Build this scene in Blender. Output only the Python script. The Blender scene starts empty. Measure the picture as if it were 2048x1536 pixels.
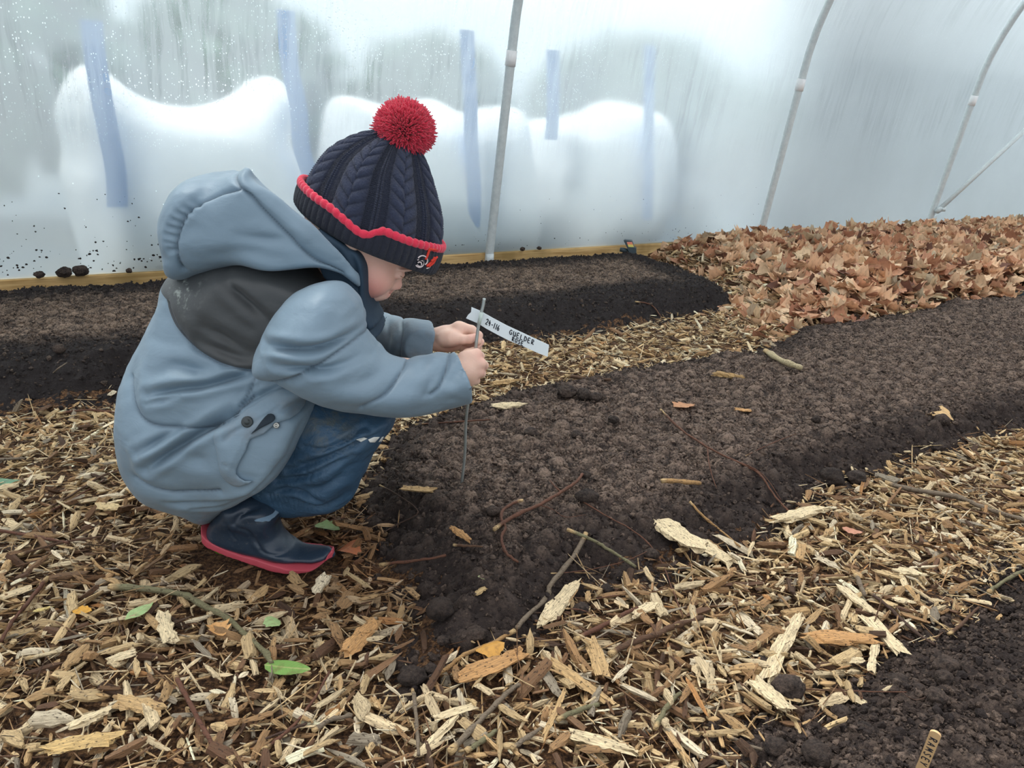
import bpy, math, random
import numpy as np
from math import sin, cos, pi, radians, sqrt, atan2
from mathutils import Vector, Matrix

random.seed(7)
RNG = np.random.default_rng(11)
scene = bpy.context.scene
COL = scene.collection

# ------------------------------------------------------------------ camera
F_PX = 1547.0
PITCH, ROLL, CAM_H = radians(18.7), radians(2.46), 0.58
c_f = np.array([0, cos(PITCH), -sin(PITCH)])
_u = np.array([0, sin(PITCH), cos(PITCH)])
_r = np.array([1.0, 0, 0])
c_r = cos(ROLL)*_r + sin(ROLL)*_u
c_u = -sin(ROLL)*_r + cos(ROLL)*_u
CAM = np.array([0, 0, CAM_H])
cam_d = bpy.data.cameras.new('camera')
cam_d.sensor_width = 36.0
cam_d.lens = 36.0*F_PX/2048.0
cam_d.clip_start = 0.02
cam = bpy.data.objects.new('camera', cam_d)
M = Matrix(((c_r[0], c_u[0], -c_f[0], 0), (c_r[1], c_u[1], -c_f[1], 0), (c_r[2], c_u[2], -c_f[2], CAM_H), (0, 0, 0, 1)))
cam.matrix_world = M
COL.objects.link(cam)
scene.camera = cam

# ------------------------------------------------------------------ light
scene.view_settings.view_transform = 'Standard'
scene.view_settings.look = 'None'
scene.view_settings.gamma = 1.0
scene.view_settings.exposure = 0.60
world = bpy.data.worlds.new('overcast_sky')
scene.world = world
world.use_nodes = True
wn = world.node_tree.nodes; wl = world.node_tree.links
bg = wn['Background']
tc = wn.new('ShaderNodeTexCoord'); sp = wn.new('ShaderNodeSeparateXYZ'); cr = wn.new('ShaderNodeValToRGB')
wl.new(tc.outputs['Generated'], sp.inputs[0]); wl.new(sp.outputs['Z'], cr.inputs[0])
cr.color_ramp.elements[0].position = 0.0; cr.color_ramp.elements[0].color = (0.62, 0.70, 0.76, 1)
cr.color_ramp.elements[1].position = 0.5; cr.color_ramp.elements[1].color = (0.98, 1.0, 1.03, 1)
wl.new(cr.outputs[0], bg.inputs[0])
bg.inputs[1].default_value = 0.85
sun_d = bpy.data.lights.new('sun', 'SUN')
sun_d.energy = 1.9
sun_d.angle = radians(24)
sun_d.color = (1.0, 0.96, 0.90)
sun = bpy.data.objects.new('sun', sun_d)
_sd = Vector((-0.42, 0.34, 1.0)).normalized()
sun.rotation_euler = _sd.to_track_quat('Z', 'Y').to_euler()
COL.objects.link(sun)

# ------------------------------------------------------------------ pixel helpers (2048x1536 frame)
def ray(px, py):
    return c_f + c_r*(px-1024)/F_PX - c_u*(py-768)/F_PX
def PY(px, py, Y):
    "point where the view ray meets the vertical plane y = Y"
    d = ray(px, py); return CAM + d*(Y/d[1])
def PZ(px, py, z):
    d = ray(px, py); return CAM + d*((z-CAM_H)/d[2])
def mpp(P):
    "metres per pixel at P"
    return float(np.dot(np.asarray(P)-CAM, c_f))/F_PX
W_O = PZ(0, 562, .09); _b = PZ(1240, 492, .09)
W_S = (_b-W_O)/np.linalg.norm(_b-W_O)            # along the wall
W_N = np.array([W_S[1], -W_S[0], 0.0])           # into the tunnel
def PW(px, py, off=0.0):
    "point on the vertical plane parallel to the wall, off metres outside it"
    o = W_O - W_N*off; d = ray(px, py)
    return CAM + d*(np.dot(o-CAM, W_N)/np.dot(d, W_N))
def wall_sz(P):
    q = np.asarray(P)-W_O; return float(q@W_S), float(P[2])
def wp(s, n, z):
    "wall coordinates -> world (n is metres into the tunnel)"
    p = W_O + W_S*s + W_N*n; return np.array([p[0], p[1], z])

# ------------------------------------------------------------------ noise in numpy
def _hash(ix, iy, iz, seed):
    h = (ix.astype(np.int64)*374761393 + iy.astype(np.int64)*668265263 + iz.astype(np.int64)*2147483647 + seed*1274126177) & 0xffffffff
    h = ((h ^ (h >> 13))*1274126177) & 0xffffffff
    h = ((h ^ (h >> 16))*2246822519) & 0xffffffff
    return ((h ^ (h >> 15)) & 0xffffff)/float(0xffffff)
def vn2(x, y, seed=0):
    x = np.asarray(x, float); y = np.asarray(y, float)
    ix = np.floor(x); iy = np.floor(y); fx = x-ix; fy = y-iy
    fx = fx*fx*(3-2*fx); fy = fy*fy*(3-2*fy); z = np.zeros_like(ix)
    a = _hash(ix, iy, z, seed); b = _hash(ix+1, iy, z, seed); c = _hash(ix, iy+1, z, seed); d = _hash(ix+1, iy+1, z, seed)
    return (a*(1-fx)+b*fx)*(1-fy)+(c*(1-fx)+d*fx)*fy
def fbm2(x, y, oct=4, seed=0):
    s = 0; a = .5; t = 0
    for k in range(oct):
        s = s+a*vn2(np.asarray(x)*2**k, np.asarray(y)*2**k, seed+k*17); t += a; a *= .5
    return s/t
def vn3(x, y, z, seed=0):
    ix = np.floor(x); iy = np.floor(y); iz = np.floor(z); fx = x-ix; fy = y-iy; fz = z-iz
    fx = fx*fx*(3-2*fx); fy = fy*fy*(3-2*fy); fz = fz*fz*(3-2*fz)
    r = 0
    for dx in (0, 1):
        for dy in (0, 1):
            for dz in (0, 1):
                w = (fx if dx else 1-fx)*(fy if dy else 1-fy)*(fz if dz else 1-fz)
                r = r+w*_hash(ix+dx, iy+dy, iz+dz, seed)
    return r
def sstep(a, b, x):
    t = np.clip((x-a)/(b-a), 0, 1); return t*t*(3-2*t)

# ------------------------------------------------------------------ geometry helpers
def poly_dist(P, poly, closed=True):
    "distance of points (N,2) to a polyline; returns distance"
    poly = np.asarray(poly, float); P = np.asarray(P, float)
    n = len(poly); best = np.full(len(P), 1e9)
    for i in range(n if closed else n-1):
        a = poly[i]; b = poly[(i+1) % n]; ab = b-a; L = ab@ab+1e-12
        t = np.clip(((P-a)@ab)/L, 0, 1)
        d = P-a-t[:, None]*ab
        best = np.minimum(best, d[:, 0]**2+d[:, 1]**2)
    return np.sqrt(best)
def in_poly(P, poly):
    poly = np.asarray(poly, float); x = P[:, 0]; y = P[:, 1]; c = np.zeros(len(P), bool); n = len(poly)
    for i in range(n):
        x1, y1 = poly[i]; x2, y2 = poly[(i+1) % n]
        if y1 == y2: continue
        c ^= ((y1 > y) != (y2 > y)) & (x < (x2-x1)*(y-y1)/(y2-y1)+x1)
    return c
def poly_sd(P, poly):
    P = np.asarray(P, float); d = poly_dist(P, poly); return np.where(in_poly(P, poly), -d, d)
def smooth_line(pts, n=6, closed=False):
    pts = np.asarray(pts, float); N = len(pts); out = []
    rng = range(N) if closed else range(N-1)
    for i in rng:
        if closed: p0, p1, p2, p3 = pts[(i-1) % N], pts[i], pts[(i+1) % N], pts[(i+2) % N]
        else: p0, p1, p2, p3 = pts[max(i-1, 0)], pts[i], pts[i+1], pts[min(i+2, N-1)]
        for k in range(n):
            t = k/n
            out.append(0.5*((2*p1)+(-p0+p2)*t+(2*p0-5*p1+4*p2-p3)*t*t+(-p0+3*p1-3*p2+p3)*t**3))
    if not closed: out.append(pts[-1])
    return np.array(out)

def mesh_obj(name, verts, faces, mat=None, parent=None, smooth=True, attrs=None, link=True):
    """verts (N,3); faces: list of index arrays (M,k) or list of tuples; attrs {name: (type, array)} on points"""
    me = bpy.data.meshes.new(name)
    verts = np.asarray(verts, np.float32)
    if isinstance(faces, np.ndarray): faces = [faces]
    if len(faces) and isinstance(faces[0], np.ndarray) and faces[0].ndim == 2:
        idx = np.concatenate([f.ravel() for f in faces]).astype(np.int32)
        tot = np.concatenate([np.full(len(f), f.shape[1]) for f in faces]).astype(np.int32)
    else:
        idx = np.array([i for f in faces for i in f], np.int32); tot = np.array([len(f) for f in faces], np.int32)
    start = np.concatenate([[0], np.cumsum(tot)[:-1]]).astype(np.int32)
    me.vertices.add(len(verts)); me.vertices.foreach_set('co', verts.ravel())
    me.loops.add(len(idx)); me.loops.foreach_set('vertex_index', idx)
    me.polygons.add(len(tot)); me.polygons.foreach_set('loop_start', start)
    try: me.polygons.foreach_set('loop_total', tot)
    except Exception: pass
    me.polygons.foreach_set('use_smooth', np.full(len(tot), bool(smooth)) if np.isscalar(smooth) else np.asarray(smooth, bool))
    if attrs:
        for k, (ty, arr) in attrs.items():
            at = me.attributes.new(k, ty, 'POINT')
            key = {'FLOAT': 'value', 'FLOAT_COLOR': 'color', 'FLOAT_VECTOR': 'vector'}[ty]
            at.data.foreach_set(key, np.asarray(arr, np.float32).ravel())
    me.update(calc_edges=True)
    me.validate()
    o = bpy.data.objects.new(name, me)
    if mat:
        me.materials.append(mat)
    if link: COL.objects.link(o)
    if parent: o.parent = parent
    return o
def tag(o, label, cat, group=None, kind=None):
    if label: o['label'] = label
    if cat: o['category'] = cat
    if group: o['group'] = group
    if kind: o['kind'] = kind
    return o
def thing(name, label, cat, loc=(0, 0, 0), group=None):
    o = bpy.data.objects.new(name, None); COL.objects.link(o); o.location = loc
    o.empty_display_size = .05
    return tag(o, label, cat, group)
def part(name, V, Fc, mat, parent, **kw):
    "child mesh given in world coordinates (its thing has location only)"
    off = Vector((0, 0, 0)); p = parent
    while p: off += p.location; p = p.parent
    return mesh_obj(name, np.asarray(V)-np.array(off), Fc, mat, parent, **kw)

def tube(pts, rad, sides=8, cap=True, jit=0.0, seed=0, flat=None):
    pts = np.asarray(pts, float); n = len(pts); rad = np.broadcast_to(np.asarray(rad, float), (n,))
    T = np.gradient(pts, axis=0); T /= np.linalg.norm(T, axis=1)[:, None]+1e-12
    up = np.array([0, 0, 1.0]) if abs(T[0][2]) < .9 else np.array([1.0, 0, 0])
    V = []; rs = np.random.default_rng(seed)
    N = np.cross(T[0], up); N /= np.linalg.norm(N)
    for i in range(n):
        N = N-T[i]*(N@T[i]); N /= np.linalg.norm(N); B = np.cross(T[i], N)
        a = np.arange(sides)*2*pi/sides
        r = rad[i]*(1+jit*(rs.random(sides)-.5))
        V.append(pts[i]+np.outer(np.cos(a)*r, N)+np.outer(np.sin(a)*r, B))
    V = np.concatenate(V)
    Fq = [(i*sides+k, i*sides+(k+1) % sides, (i+1)*sides+(k+1) % sides, (i+1)*sides+k) for i in range(n-1) for k in range(sides)]
    if cap:
        Fq.append(tuple(range(sides))[::-1]); Fq.append(tuple((n-1)*sides+k for k in range(sides)))
    return V, Fq
def box(x0, x1, y0, y1, z0, z1):
    V = np.array([(x, y, z) for x in (x0, x1) for y in (y0, y1) for z in (z0, z1)], float)
    Fq = [(0, 1, 3, 2), (4, 6, 7, 5), (0, 4, 5, 1), (2, 3, 7, 6), (0, 2, 6, 4), (1, 5, 7, 3)]
    return V, Fq
def join(parts):
    V = []; Fq = []; o = 0
    for v, f in parts:
        V.append(np.asarray(v)); Fq += [tuple(int(i)+o for i in q) for q in f]; o += len(v)
    return np.concatenate(V), Fq
def grid_faces(nu, nv, wrap_u=False):
    u = np.arange(nu if wrap_u else nu-1); v = np.arange(nv-1)
    U, Vv = np.meshgrid(u, v, indexing='ij'); U = U.ravel(); Vv = Vv.ravel(); U2 = (U+1) % nu
    return np.stack([U*nv+Vv, U2*nv+Vv, U2*nv+Vv+1, U*nv+Vv+1], 1)

# ------------------------------------------------------------------ materials
class NT:
    def __init__(s, name):
        s.m = bpy.data.materials.new(name); s.m.use_nodes = True
        s.t = s.m.node_tree; s.n = s.t.nodes; s.b = s.n['Principled BSDF']; s.out = s.n['Material Output']
    def add(s, ty, **kw):
        n = s.n.new(ty)
        for k, v in kw.items():
            if k.startswith('i_'):
                key = k[2:]; key = int(key) if key.isdigit() else key.replace('_', ' ')
                s.put(n, key, v)
            else: setattr(n, k, v)
        return n
    def put(s, n, key, v):
        inp = n.inputs[key]
        if hasattr(v, 'is_output'): s.t.links.new(v, inp)
        else: inp.default_value = v
    def l(s, a, b): s.t.links.new(a, b)
    def attr(s, name):
        return s.add('ShaderNodeAttribute', attribute_name=name)
    def noise(s, vec, scale, detail=4, rough=.55, dist=0):
        n = s.add('ShaderNodeTexNoise'); n.inputs['Scale'].default_value = scale; n.inputs['Detail'].default_value = detail
        n.inputs['Roughness'].default_value = rough; n.inputs['Distortion'].default_value = dist
        if vec is not None: s.l(vec, n.inputs['Vector'])
        return n.outputs['Fac']
    def vor(s, vec, scale, feature='F1'):
        n = s.add('ShaderNodeTexVoronoi'); n.feature = feature; n.inputs['Scale'].default_value = scale
        if vec is not None: s.l(vec, n.inputs['Vector'])
        return n
    def math(s, op, a, b=0.0, c=None, clamp=False):
        n = s.add('ShaderNodeMath'); n.operation = op; n.use_clamp = clamp
        s.put(n, 0, a); s.put(n, 1, b)
        if c is not None: s.put(n, 2, c)
        return n.outputs[0]
    def ramp(s, fac, stops):
        n = s.add('ShaderNodeValToRGB'); e = n.color_ramp.elements
        while len(e) < len(stops): e.new(.5)
        for k, (p, c) in enumerate(stops):
            e[k].position = p; e[k].color = (c[0], c[1], c[2], 1) if not np.isscalar(c) else (c, c, c, 1)
        s.l(fac, n.inputs[0]); return n.outputs[0]
    def mix(s, fac, a, b, mode='MIX'):
        n = s.add('ShaderNodeMix'); n.data_type = 'RGBA'; n.blend_type = mode
        s.put(n, 0, fac)
        for k, v in ((6, a), (7, b)):
            if hasattr(v, 'is_output'): s.l(v, n.inputs[k])
            else: n.inputs[k].default_value = (v[0], v[1], v[2], 1)
        return n.outputs[2]
    def map(s, vec, scale=(1, 1, 1), loc=(0, 0, 0)):
        n = s.add('ShaderNodeMapping'); n.inputs['Scale'].default_value = scale; n.inputs['Location'].default_value = loc
        s.l(vec, n.inputs['Vector']); return n.outputs[0]
    def bump(s, h, dist=.002, strength=1.0, normal=None):
        n = s.add('ShaderNodeBump'); n.inputs['Distance'].default_value = dist; n.inputs['Strength'].default_value = strength
        s.l(h, n.inputs['Height'])
        if normal is not None: s.l(normal, n.inputs['Normal'])
        return n.outputs[0]
    def fin(s, color=None, rough=None, normal=None, spec=None, **kw):
        b = s.b
        if color is not None:
            if hasattr(color, 'is_output'): s.l(color, b.inputs['Base Color'])
            else: b.inputs['Base Color'].default_value = (*color, 1)
        if rough is not None: s.put(b, 'Roughness', rough)
        if normal is not None: s.l(normal, b.inputs['Normal'])
        if spec is not None: b.inputs['Specular IOR Level'].default_value = spec
        for k, v in kw.items(): s.put(b, k.replace('_', ' '), v)
        return s.m
def lin(r, g, b):
    f = lambda c: (c/255/12.92 if c/255 <= .04045 else ((c/255+.055)/1.055)**2.4)
    return (f(r), f(g), f(b))

def m_cloth(name, col, col2=None, rough=.55, bump=.0006, scale=900, mottled=.12, spec=.3, sheen=0.0):
    t = NT(name); tc = t.add('ShaderNodeTexCoord').outputs['Object']
    n1 = t.noise(tc, 14, 4, .6)
    c = t.mix(t.math('MULTIPLY', n1, mottled*2), col, col2 or tuple(x*.7 for x in col))
    w = t.noise(tc, scale, 2, .5); w2 = t.noise(tc, 55, 3, .55)
    h = t.math('ADD', t.math('MULTIPLY', w, .12), t.math('MULTIPLY', w2, 1.0))
    return t.fin(c, rough, t.bump(h, bump, .9), spec, Sheen_Weight=sheen)

def m_plain(name, col, rough=.5, spec=.5, metal=0.0, bump=0.0, bscale=200, var=.1):
    t = NT(name); tc = t.add('ShaderNodeTexCoord').outputs['Object']
    n = t.noise(tc, bscale*.3, 4, .6)
    c = t.mix(n, tuple(x*(1-var) for x in col), tuple(min(1, x*(1+var)) for x in col))
    nm = t.bump(t.noise(tc, bscale, 3, .6), bump, 1) if bump else None
    return t.fin(c, rough, nm, spec, Metallic=metal)

def m_wood(name='split_wood', streak=900.0, speck=True):
    "chips, sticks: base colour from the point attribute col, grain along attribute loc.x"
    t = NT(name); col = t.attr('col').outputs['Color']; loc = t.attr('loc').outputs['Vector']
    g = t.noise(t.map(loc, (60, streak, streak)), 1, 4, .6)
    c = t.mix(t.math('MULTIPLY', t.ramp(g, [(.35, 1.0), (.62, 0.0)]), .55), col, (0.12, 0.078, 0.048))
    if speck:
        d = t.noise(t.map(loc, (260, 420, 420), (3, 1, 2)), 1, 2, .5)
        c = t.mix(t.math('MULTIPLY', t.ramp(d, [(.60, 0.0), (.68, 1.0)]), .8), c, (0.035, 0.022, 0.016))
    g2 = t.noise(t.map(loc, (90, streak*.8, streak*.8), (7, 7, 7)), 1, 4, .65)
    return t.fin(c, .72, t.bump(g2, .002, 1.0), .25)
MW = m_wood()

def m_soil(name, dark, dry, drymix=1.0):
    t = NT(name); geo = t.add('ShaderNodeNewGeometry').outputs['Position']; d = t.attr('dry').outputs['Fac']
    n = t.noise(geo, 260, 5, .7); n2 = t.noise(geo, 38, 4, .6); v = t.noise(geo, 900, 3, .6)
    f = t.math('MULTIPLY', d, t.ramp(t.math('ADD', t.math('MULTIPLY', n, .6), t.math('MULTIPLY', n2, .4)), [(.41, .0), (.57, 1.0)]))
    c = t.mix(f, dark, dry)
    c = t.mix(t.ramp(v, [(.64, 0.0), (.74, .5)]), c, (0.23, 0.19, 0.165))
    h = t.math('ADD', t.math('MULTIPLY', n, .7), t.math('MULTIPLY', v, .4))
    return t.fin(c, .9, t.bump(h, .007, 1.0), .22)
# ------------------------------------------------------------------ surface nets
class Vol:
    def __init__(s, xs, ys, zs):
        s.xs, s.ys, s.zs = [np.asarray(a, np.float32) for a in (xs, ys, zs)]
        s.k = 1.0
        s.V = np.full((len(xs), len(ys), len(zs)), 0.5, np.float32)
    @staticmethod
    def box(lo, hi, h):
        return Vol(*[np.arange(lo[k], hi[k]+h, h) for k in range(3)])
    def sl(s, lo, hi):
        r = []
        for a, l, u in zip((s.xs, s.ys, s.zs), lo, hi):
            i = max(0, np.searchsorted(a, l)-1); j = min(len(a), np.searchsorted(a, u)+2); r.append(slice(int(i), int(max(j, i+1))))
        return tuple(r)
    def grids(s, sl):
        return (s.xs[sl[0]][:, None, None], s.ys[sl[1]][None, :, None], s.zs[sl[2]][None, None, :])
    def put(s, sl, D, k, mode='add'):
        A = s.V[sl]
        if mode == 'sub':
            D = -D; h = np.maximum(k-np.abs(A-D), 0)/max(k, 1e-6); s.V[sl] = np.maximum(A, D)+h*h*k*.25
        else:
            h = np.maximum(k-np.abs(A-D), 0)/max(k, 1e-6); s.V[sl] = np.minimum(A, D)-h*h*k*.25
    def cap(s, a, b, r1, r2, k=.006, mode='add', marg=None):
        r1 *= s.k; r2 *= s.k; a = np.asarray(a, float); b = np.asarray(b, float); m = max(r1, r2)+max(k, .004)*2.5
        sl = s.sl(np.minimum(a, b)-m, np.maximum(a, b)+m); X, Y, Z = s.grids(sl); ab = b-a; L = ab@ab+1e-12
        t = np.clip(((X-a[0])*ab[0]+(Y-a[1])*ab[1]+(Z-a[2])*ab[2])/L, 0, 1)
        D = np.sqrt((X-a[0]-t*ab[0])**2+(Y-a[1]-t*ab[1])**2+(Z-a[2]-t*ab[2])**2)-(r1+(r2-r1)*t)
        s.put(sl, D, k, mode)
    def ell(s, c, r, R=None, k=.006, mode='add'):
        c = np.asarray(c, float); r = np.asarray(r, float)*s.k; m = r.max()+max(k, .004)*2.5
        sl = s.sl(c-m, c+m); X, Y, Z = s.grids(sl); X = X-c[0]; Y = Y-c[1]; Z = Z-c[2]
        if R is not None:   # rows of R = local axes
            R = np.asarray(R); X, Y, Z = (R[0][0]*X+R[0][1]*Y+R[0][2]*Z, R[1][0]*X+R[1][1]*Y+R[1][2]*Z, R[2][0]*X+R[2][1]*Y+R[2][2]*Z)
        q = np.sqrt((X/r[0])**2+(Y/r[1])**2+(Z/r[2])**2)
        q2 = np.sqrt((X/r[0]**2)**2+(Y/r[1]**2)**2+(Z/r[2]**2)**2)+1e-9
        s.put(sl, q*(q-1)/q2, k, mode)
    def inflate(s, poly_xz, y0, W, D, k=.006, mode='add', p=2.0, blur=2):
        """pillow: outline in the x,z plane, centre y0, half width W (numbers or functions of x,z arrays), edge rounding D"""
        pw = p; p = np.asarray(poly_xz, float); lo = p.min(0); hi = p.max(0)
        sl = s.sl((lo[0]-.03, -9, lo[1]-.03), (hi[0]+.03, 9, hi[1]+.03))
        x = s.xs[sl[0]]; z = s.zs[sl[2]]; XX, ZZ = np.meshgrid(x, z, indexing='ij')
        m = -poly_sd(np.stack([XX.ravel(), ZZ.ravel()], 1), p).reshape(XX.shape)
        D = D(XX, ZZ) if callable(D) else D+0*XX; g = 1-np.clip(m/D, None, 1.0)
        for _ in range(blur):
            gp = np.pad(g, 2, mode='edge'); g = sum(gp[i:i+g.shape[0], j:j+g.shape[1]] for i in range(5) for j in range(5))/25.0
        y0 = y0(XX, ZZ) if callable(y0) else y0+0*XX; Wv = W(XX, ZZ) if callable(W) else W+0*XX
        Y = s.ys[sl[1]][None, :, None]
        q = (np.maximum(g, 0)[:, None, :]**pw+np.abs((Y-y0[:, None, :])/Wv[:, None, :])**pw)**(1/pw)-1
        s.put(sl, (q*min(float(np.mean(D)), float(np.min(Wv)))).astype(np.float32), k, mode)
    def half(s, p, n, mode='cut'):
        "keep the side where (x-p).n < 0"
        n = np.asarray(n, float)/np.linalg.norm(n)
        D = (s.xs[:, None, None]-p[0])*n[0]+(s.ys[None, :, None]-p[1])*n[1]+(s.zs[None, None, :]-p[2])*n[2]
        s.V = np.maximum(s.V, D.astype(np.float32))
    def mesh(s):
        V = s.V; V[0] = V[-1] = .5; V[:, 0] = V[:, -1] = .5; V[:, :, 0] = V[:, :, -1] = .5
        S = V < 0; nx, ny, nz = V.shape
        c = np.zeros((nx-1, ny-1, nz-1), np.int8)
        for i in (0, 1):
            for j in (0, 1):
                for k in (0, 1): c += S[i:nx-1+i, j:ny-1+j, k:nz-1+k]
        act = np.argwhere((c > 0) & (c < 8)); idx = np.full(c.shape, -1, np.int32)
        I, J, K = act.T; idx[I, J, K] = np.arange(len(act))
        acc = np.zeros((len(act), 3)); cnt = np.zeros(len(act))
        ax = (s.xs, s.ys, s.zs)
        for d in range(3):
            o = [e for e in range(3) if e != d]
            for a in (0, 1):
                for b in (0, 1):
                    q = [I.copy(), J.copy(), K.copy()]; q[o[0]] += a; q[o[1]] += b
                    r = [x.copy() for x in q]; r[d] += 1
                    v0 = V[q[0], q[1], q[2]]; v1 = V[r[0], r[1], r[2]]; m = (v0 < 0) != (v1 < 0)
                    t = np.where(m, v0/(v0-v1+1e-20), 0)
                    for e in range(3):
                        A = ax[e][q[e]]; B = ax[e][r[e]]; acc[:, e] += np.where(m, A+(B-A)*t, 0)
                    cnt += m
        P = acc/cnt[:, None]; faces = []
        for d in range(3):
            sl0 = [slice(None)]*3; sl1 = [slice(None)]*3; sl0[d] = slice(0, -1); sl1[d] = slice(1, None)
            E = S[tuple(sl0)] != S[tuple(sl1)]; e = np.argwhere(E); o = [(d+1) % 3, (d+2) % 3]
            ok = (e[:, o[0]] > 0) & (e[:, o[1]] > 0) & (e[:, o[0]] < V.shape[o[0]]-1) & (e[:, o[1]] < V.shape[o[1]]-1); e = e[ok]
            q = []
            for a, b in ((1, 1), (0, 1), (0, 0), (1, 0)):
                w = e.copy(); w[:, o[0]] -= a; w[:, o[1]] -= b; q.append(idx[w[:, 0], w[:, 1], w[:, 2]])
            q = np.stack(q, 1); ins = S[e[:, 0], e[:, 1], e[:, 2]]; q[~ins] = q[~ins][:, ::-1]
            faces.append(q)
        return P, np.concatenate(faces)
def normals(V, Fq):
    a = V[Fq[:, 0]]; n = np.cross(V[Fq[:, 2]]-a, V[Fq[:, 3]]-V[Fq[:, 1]]); N = np.zeros_like(V)
    for k in range(4): np.add.at(N, Fq[:, k], n)
    return N/(np.linalg.norm(N, axis=1)[:, None]+1e-12)
def relax(V, Fq, it=2, f=.5):
    for _ in range(it):
        S = np.zeros_like(V); c = np.zeros(len(V))
        for k in range(4):
            a = Fq[:, k]; b = Fq[:, (k+1) % 4]
            np.add.at(S, a, V[b]); np.add.at(c, a, 1); np.add.at(S, b, V[a]); np.add.at(c, b, 1)
        V = V*(1-f)+f*S/np.maximum(c, 1)[:, None]
    return V
# ================================================================== ground
def g2(pts, z=0.0):
    return np.array([PZ(x, y, z)[:2] for x, y in pts])
# bed along the wall
_nearA = g2([(-120, 842), (0, 832), (120, 824), (240, 806), (420, 775), (600, 735), (760, 703), (900, 706), (1000, 697), (1100, 684), (1180, 672), (1270, 655), (1350, 645), (1450, 632), (1500, 606)])
_farA = g2([(1500, 584), (1440, 556), (1380, 534), (1300, 512), (1252, 497)], .07)
_wl = [tuple(wp(s, .035, 0)[:2]) for s in (_farA[-1][0] and [2.25, 1.0, 0, -1.6])]
_w0 = float((np.array([*_farA[-1], 0])-W_O)@W_S)
_wl = [tuple(wp(s, .03, 0)[:2]) for s in (_w0, 1.0, 0.0, -1.3)]
_ext = _nearA[0]-W_S[:2]*1.0
BED_A = np.array([*map(tuple, _nearA), *map(tuple, _farA), *_wl, tuple(_ext)])
BED_B = g2([(745, 905), (800, 868), (870, 838), (960, 812), (1040, 795), (1120, 776), (1200, 758), (1250, 748), (1340, 735), (1420, 722), (1500, 712), (1540, 690), (1600, 672),
            (1700, 652), (1780, 640), (1860, 618), (1950, 608), (2060, 606), (2300, 600), (2400, 820), (2200, 862), (2060, 868), (1960, 890), (1900, 915), (1800, 948), (1740, 965), (1650, 1000),
            (1600, 1035), (1530, 1068), (1480, 1092), (1400, 1122), (1300, 1146), (1240, 1170), (1200, 1185), (1120, 1235), (1060, 1275), (1000, 1300), (930, 1335), (880, 1375), (840, 1395),
            (800, 1370), (815, 1310), (835, 1250), (835, 1190), (780, 1150), (740, 1090), (700, 1040), (706, 980)])
BED_C = g2([(2120, 1085), (2048, 1130), (1990, 1160), (1965, 1200), (1945, 1245), (1900, 1280), (1830, 1300), (1800, 1330), (1790, 1365), (1700, 1385), (1680, 1412), (1610, 1428), (1560, 1455),
            (1500, 1480), (1470, 1520), (1420, 1580), (1380, 1700), (1500, 2100), (2300, 2100), (2900, 1300), (2500, 1050)])
LEAFP = np.concatenate([g2([(1246, 500), (1320, 518), (1400, 540), (1450, 560), (1500, 600), (1530, 640), (1600, 668), (1700, 656), (1790, 640), (1870, 612), (2060, 606), (2600, 590)], .03),
                        np.array([wp(6.5, -1.2, 0)[:2], wp(_w0-.02, -1.2, 0)[:2]])])
def bedz(P, poly, h, edge, seed):
    d = -poly_sd(P, poly)+ (fbm2(P[:, 0]*9, P[:, 1]*9, 3, seed)-.5)*.07
    return h*sstep(-.01, edge, d)-.03*(1-sstep(-.05, .0, d)), d
def terrain(P, soil=False):
    "height of the ground without crumbs; P (N,2)"
    P = np.atleast_2d(np.asarray(P, float))
    z = (fbm2(P[:, 0]*3, P[:, 1]*3, 3, 5)-.5)*.016
    a, da = bedz(P, BED_A, .085, .13, 1); b, db = bedz(P, BED_B, .045, .11, 2); c, dc = bedz(P, BED_C, .045, .12, 3)
    m = -poly_sd(P, LEAFP)
    wn = (P-W_O[:2])@W_N[:2]
    m = m+.16*sstep(.95, .45, wn)*(m > -.2)
    z = z+.078*sstep(0, .26, m)*(1-sstep(-.01, .05, da))+.012*sstep(.55, .12, wn)*sstep(.0, .12, m)
    z = np.maximum(z, 0*z-.01)
    out = np.maximum.reduce([z, np.where(da > -.02, a, -1), np.where(db > -.02, b, -1), np.where(dc > -.02, c, -1)])
    return out
_tx = np.arange(-2.8, 7.4, .0125); _ty = np.arange(.1, 7.5, .0125)
_tg = terrain(np.stack([a.ravel() for a in np.meshgrid(_tx, _ty, indexing='ij')], 1)).reshape(len(_tx), len(_ty))
def terr1(x, y):
    i = int(np.clip((x+2.8)/.0125, 0, len(_tx)-2)); j = int(np.clip((y-.1)/.0125, 0, len(_ty)-2)); return float(_tg[i:i+2, j:j+2].mean())
def GP(px, py, up=0.0):
    "point of the ground seen at a pixel"
    z = 0.0
    for _ in range(12):
        p = PZ(px, py, z); z = .4*z+.6*terr1(p[0], p[1])
    p = PZ(px, py, z+up); return np.array([p[0], p[1], z+up])

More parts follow.
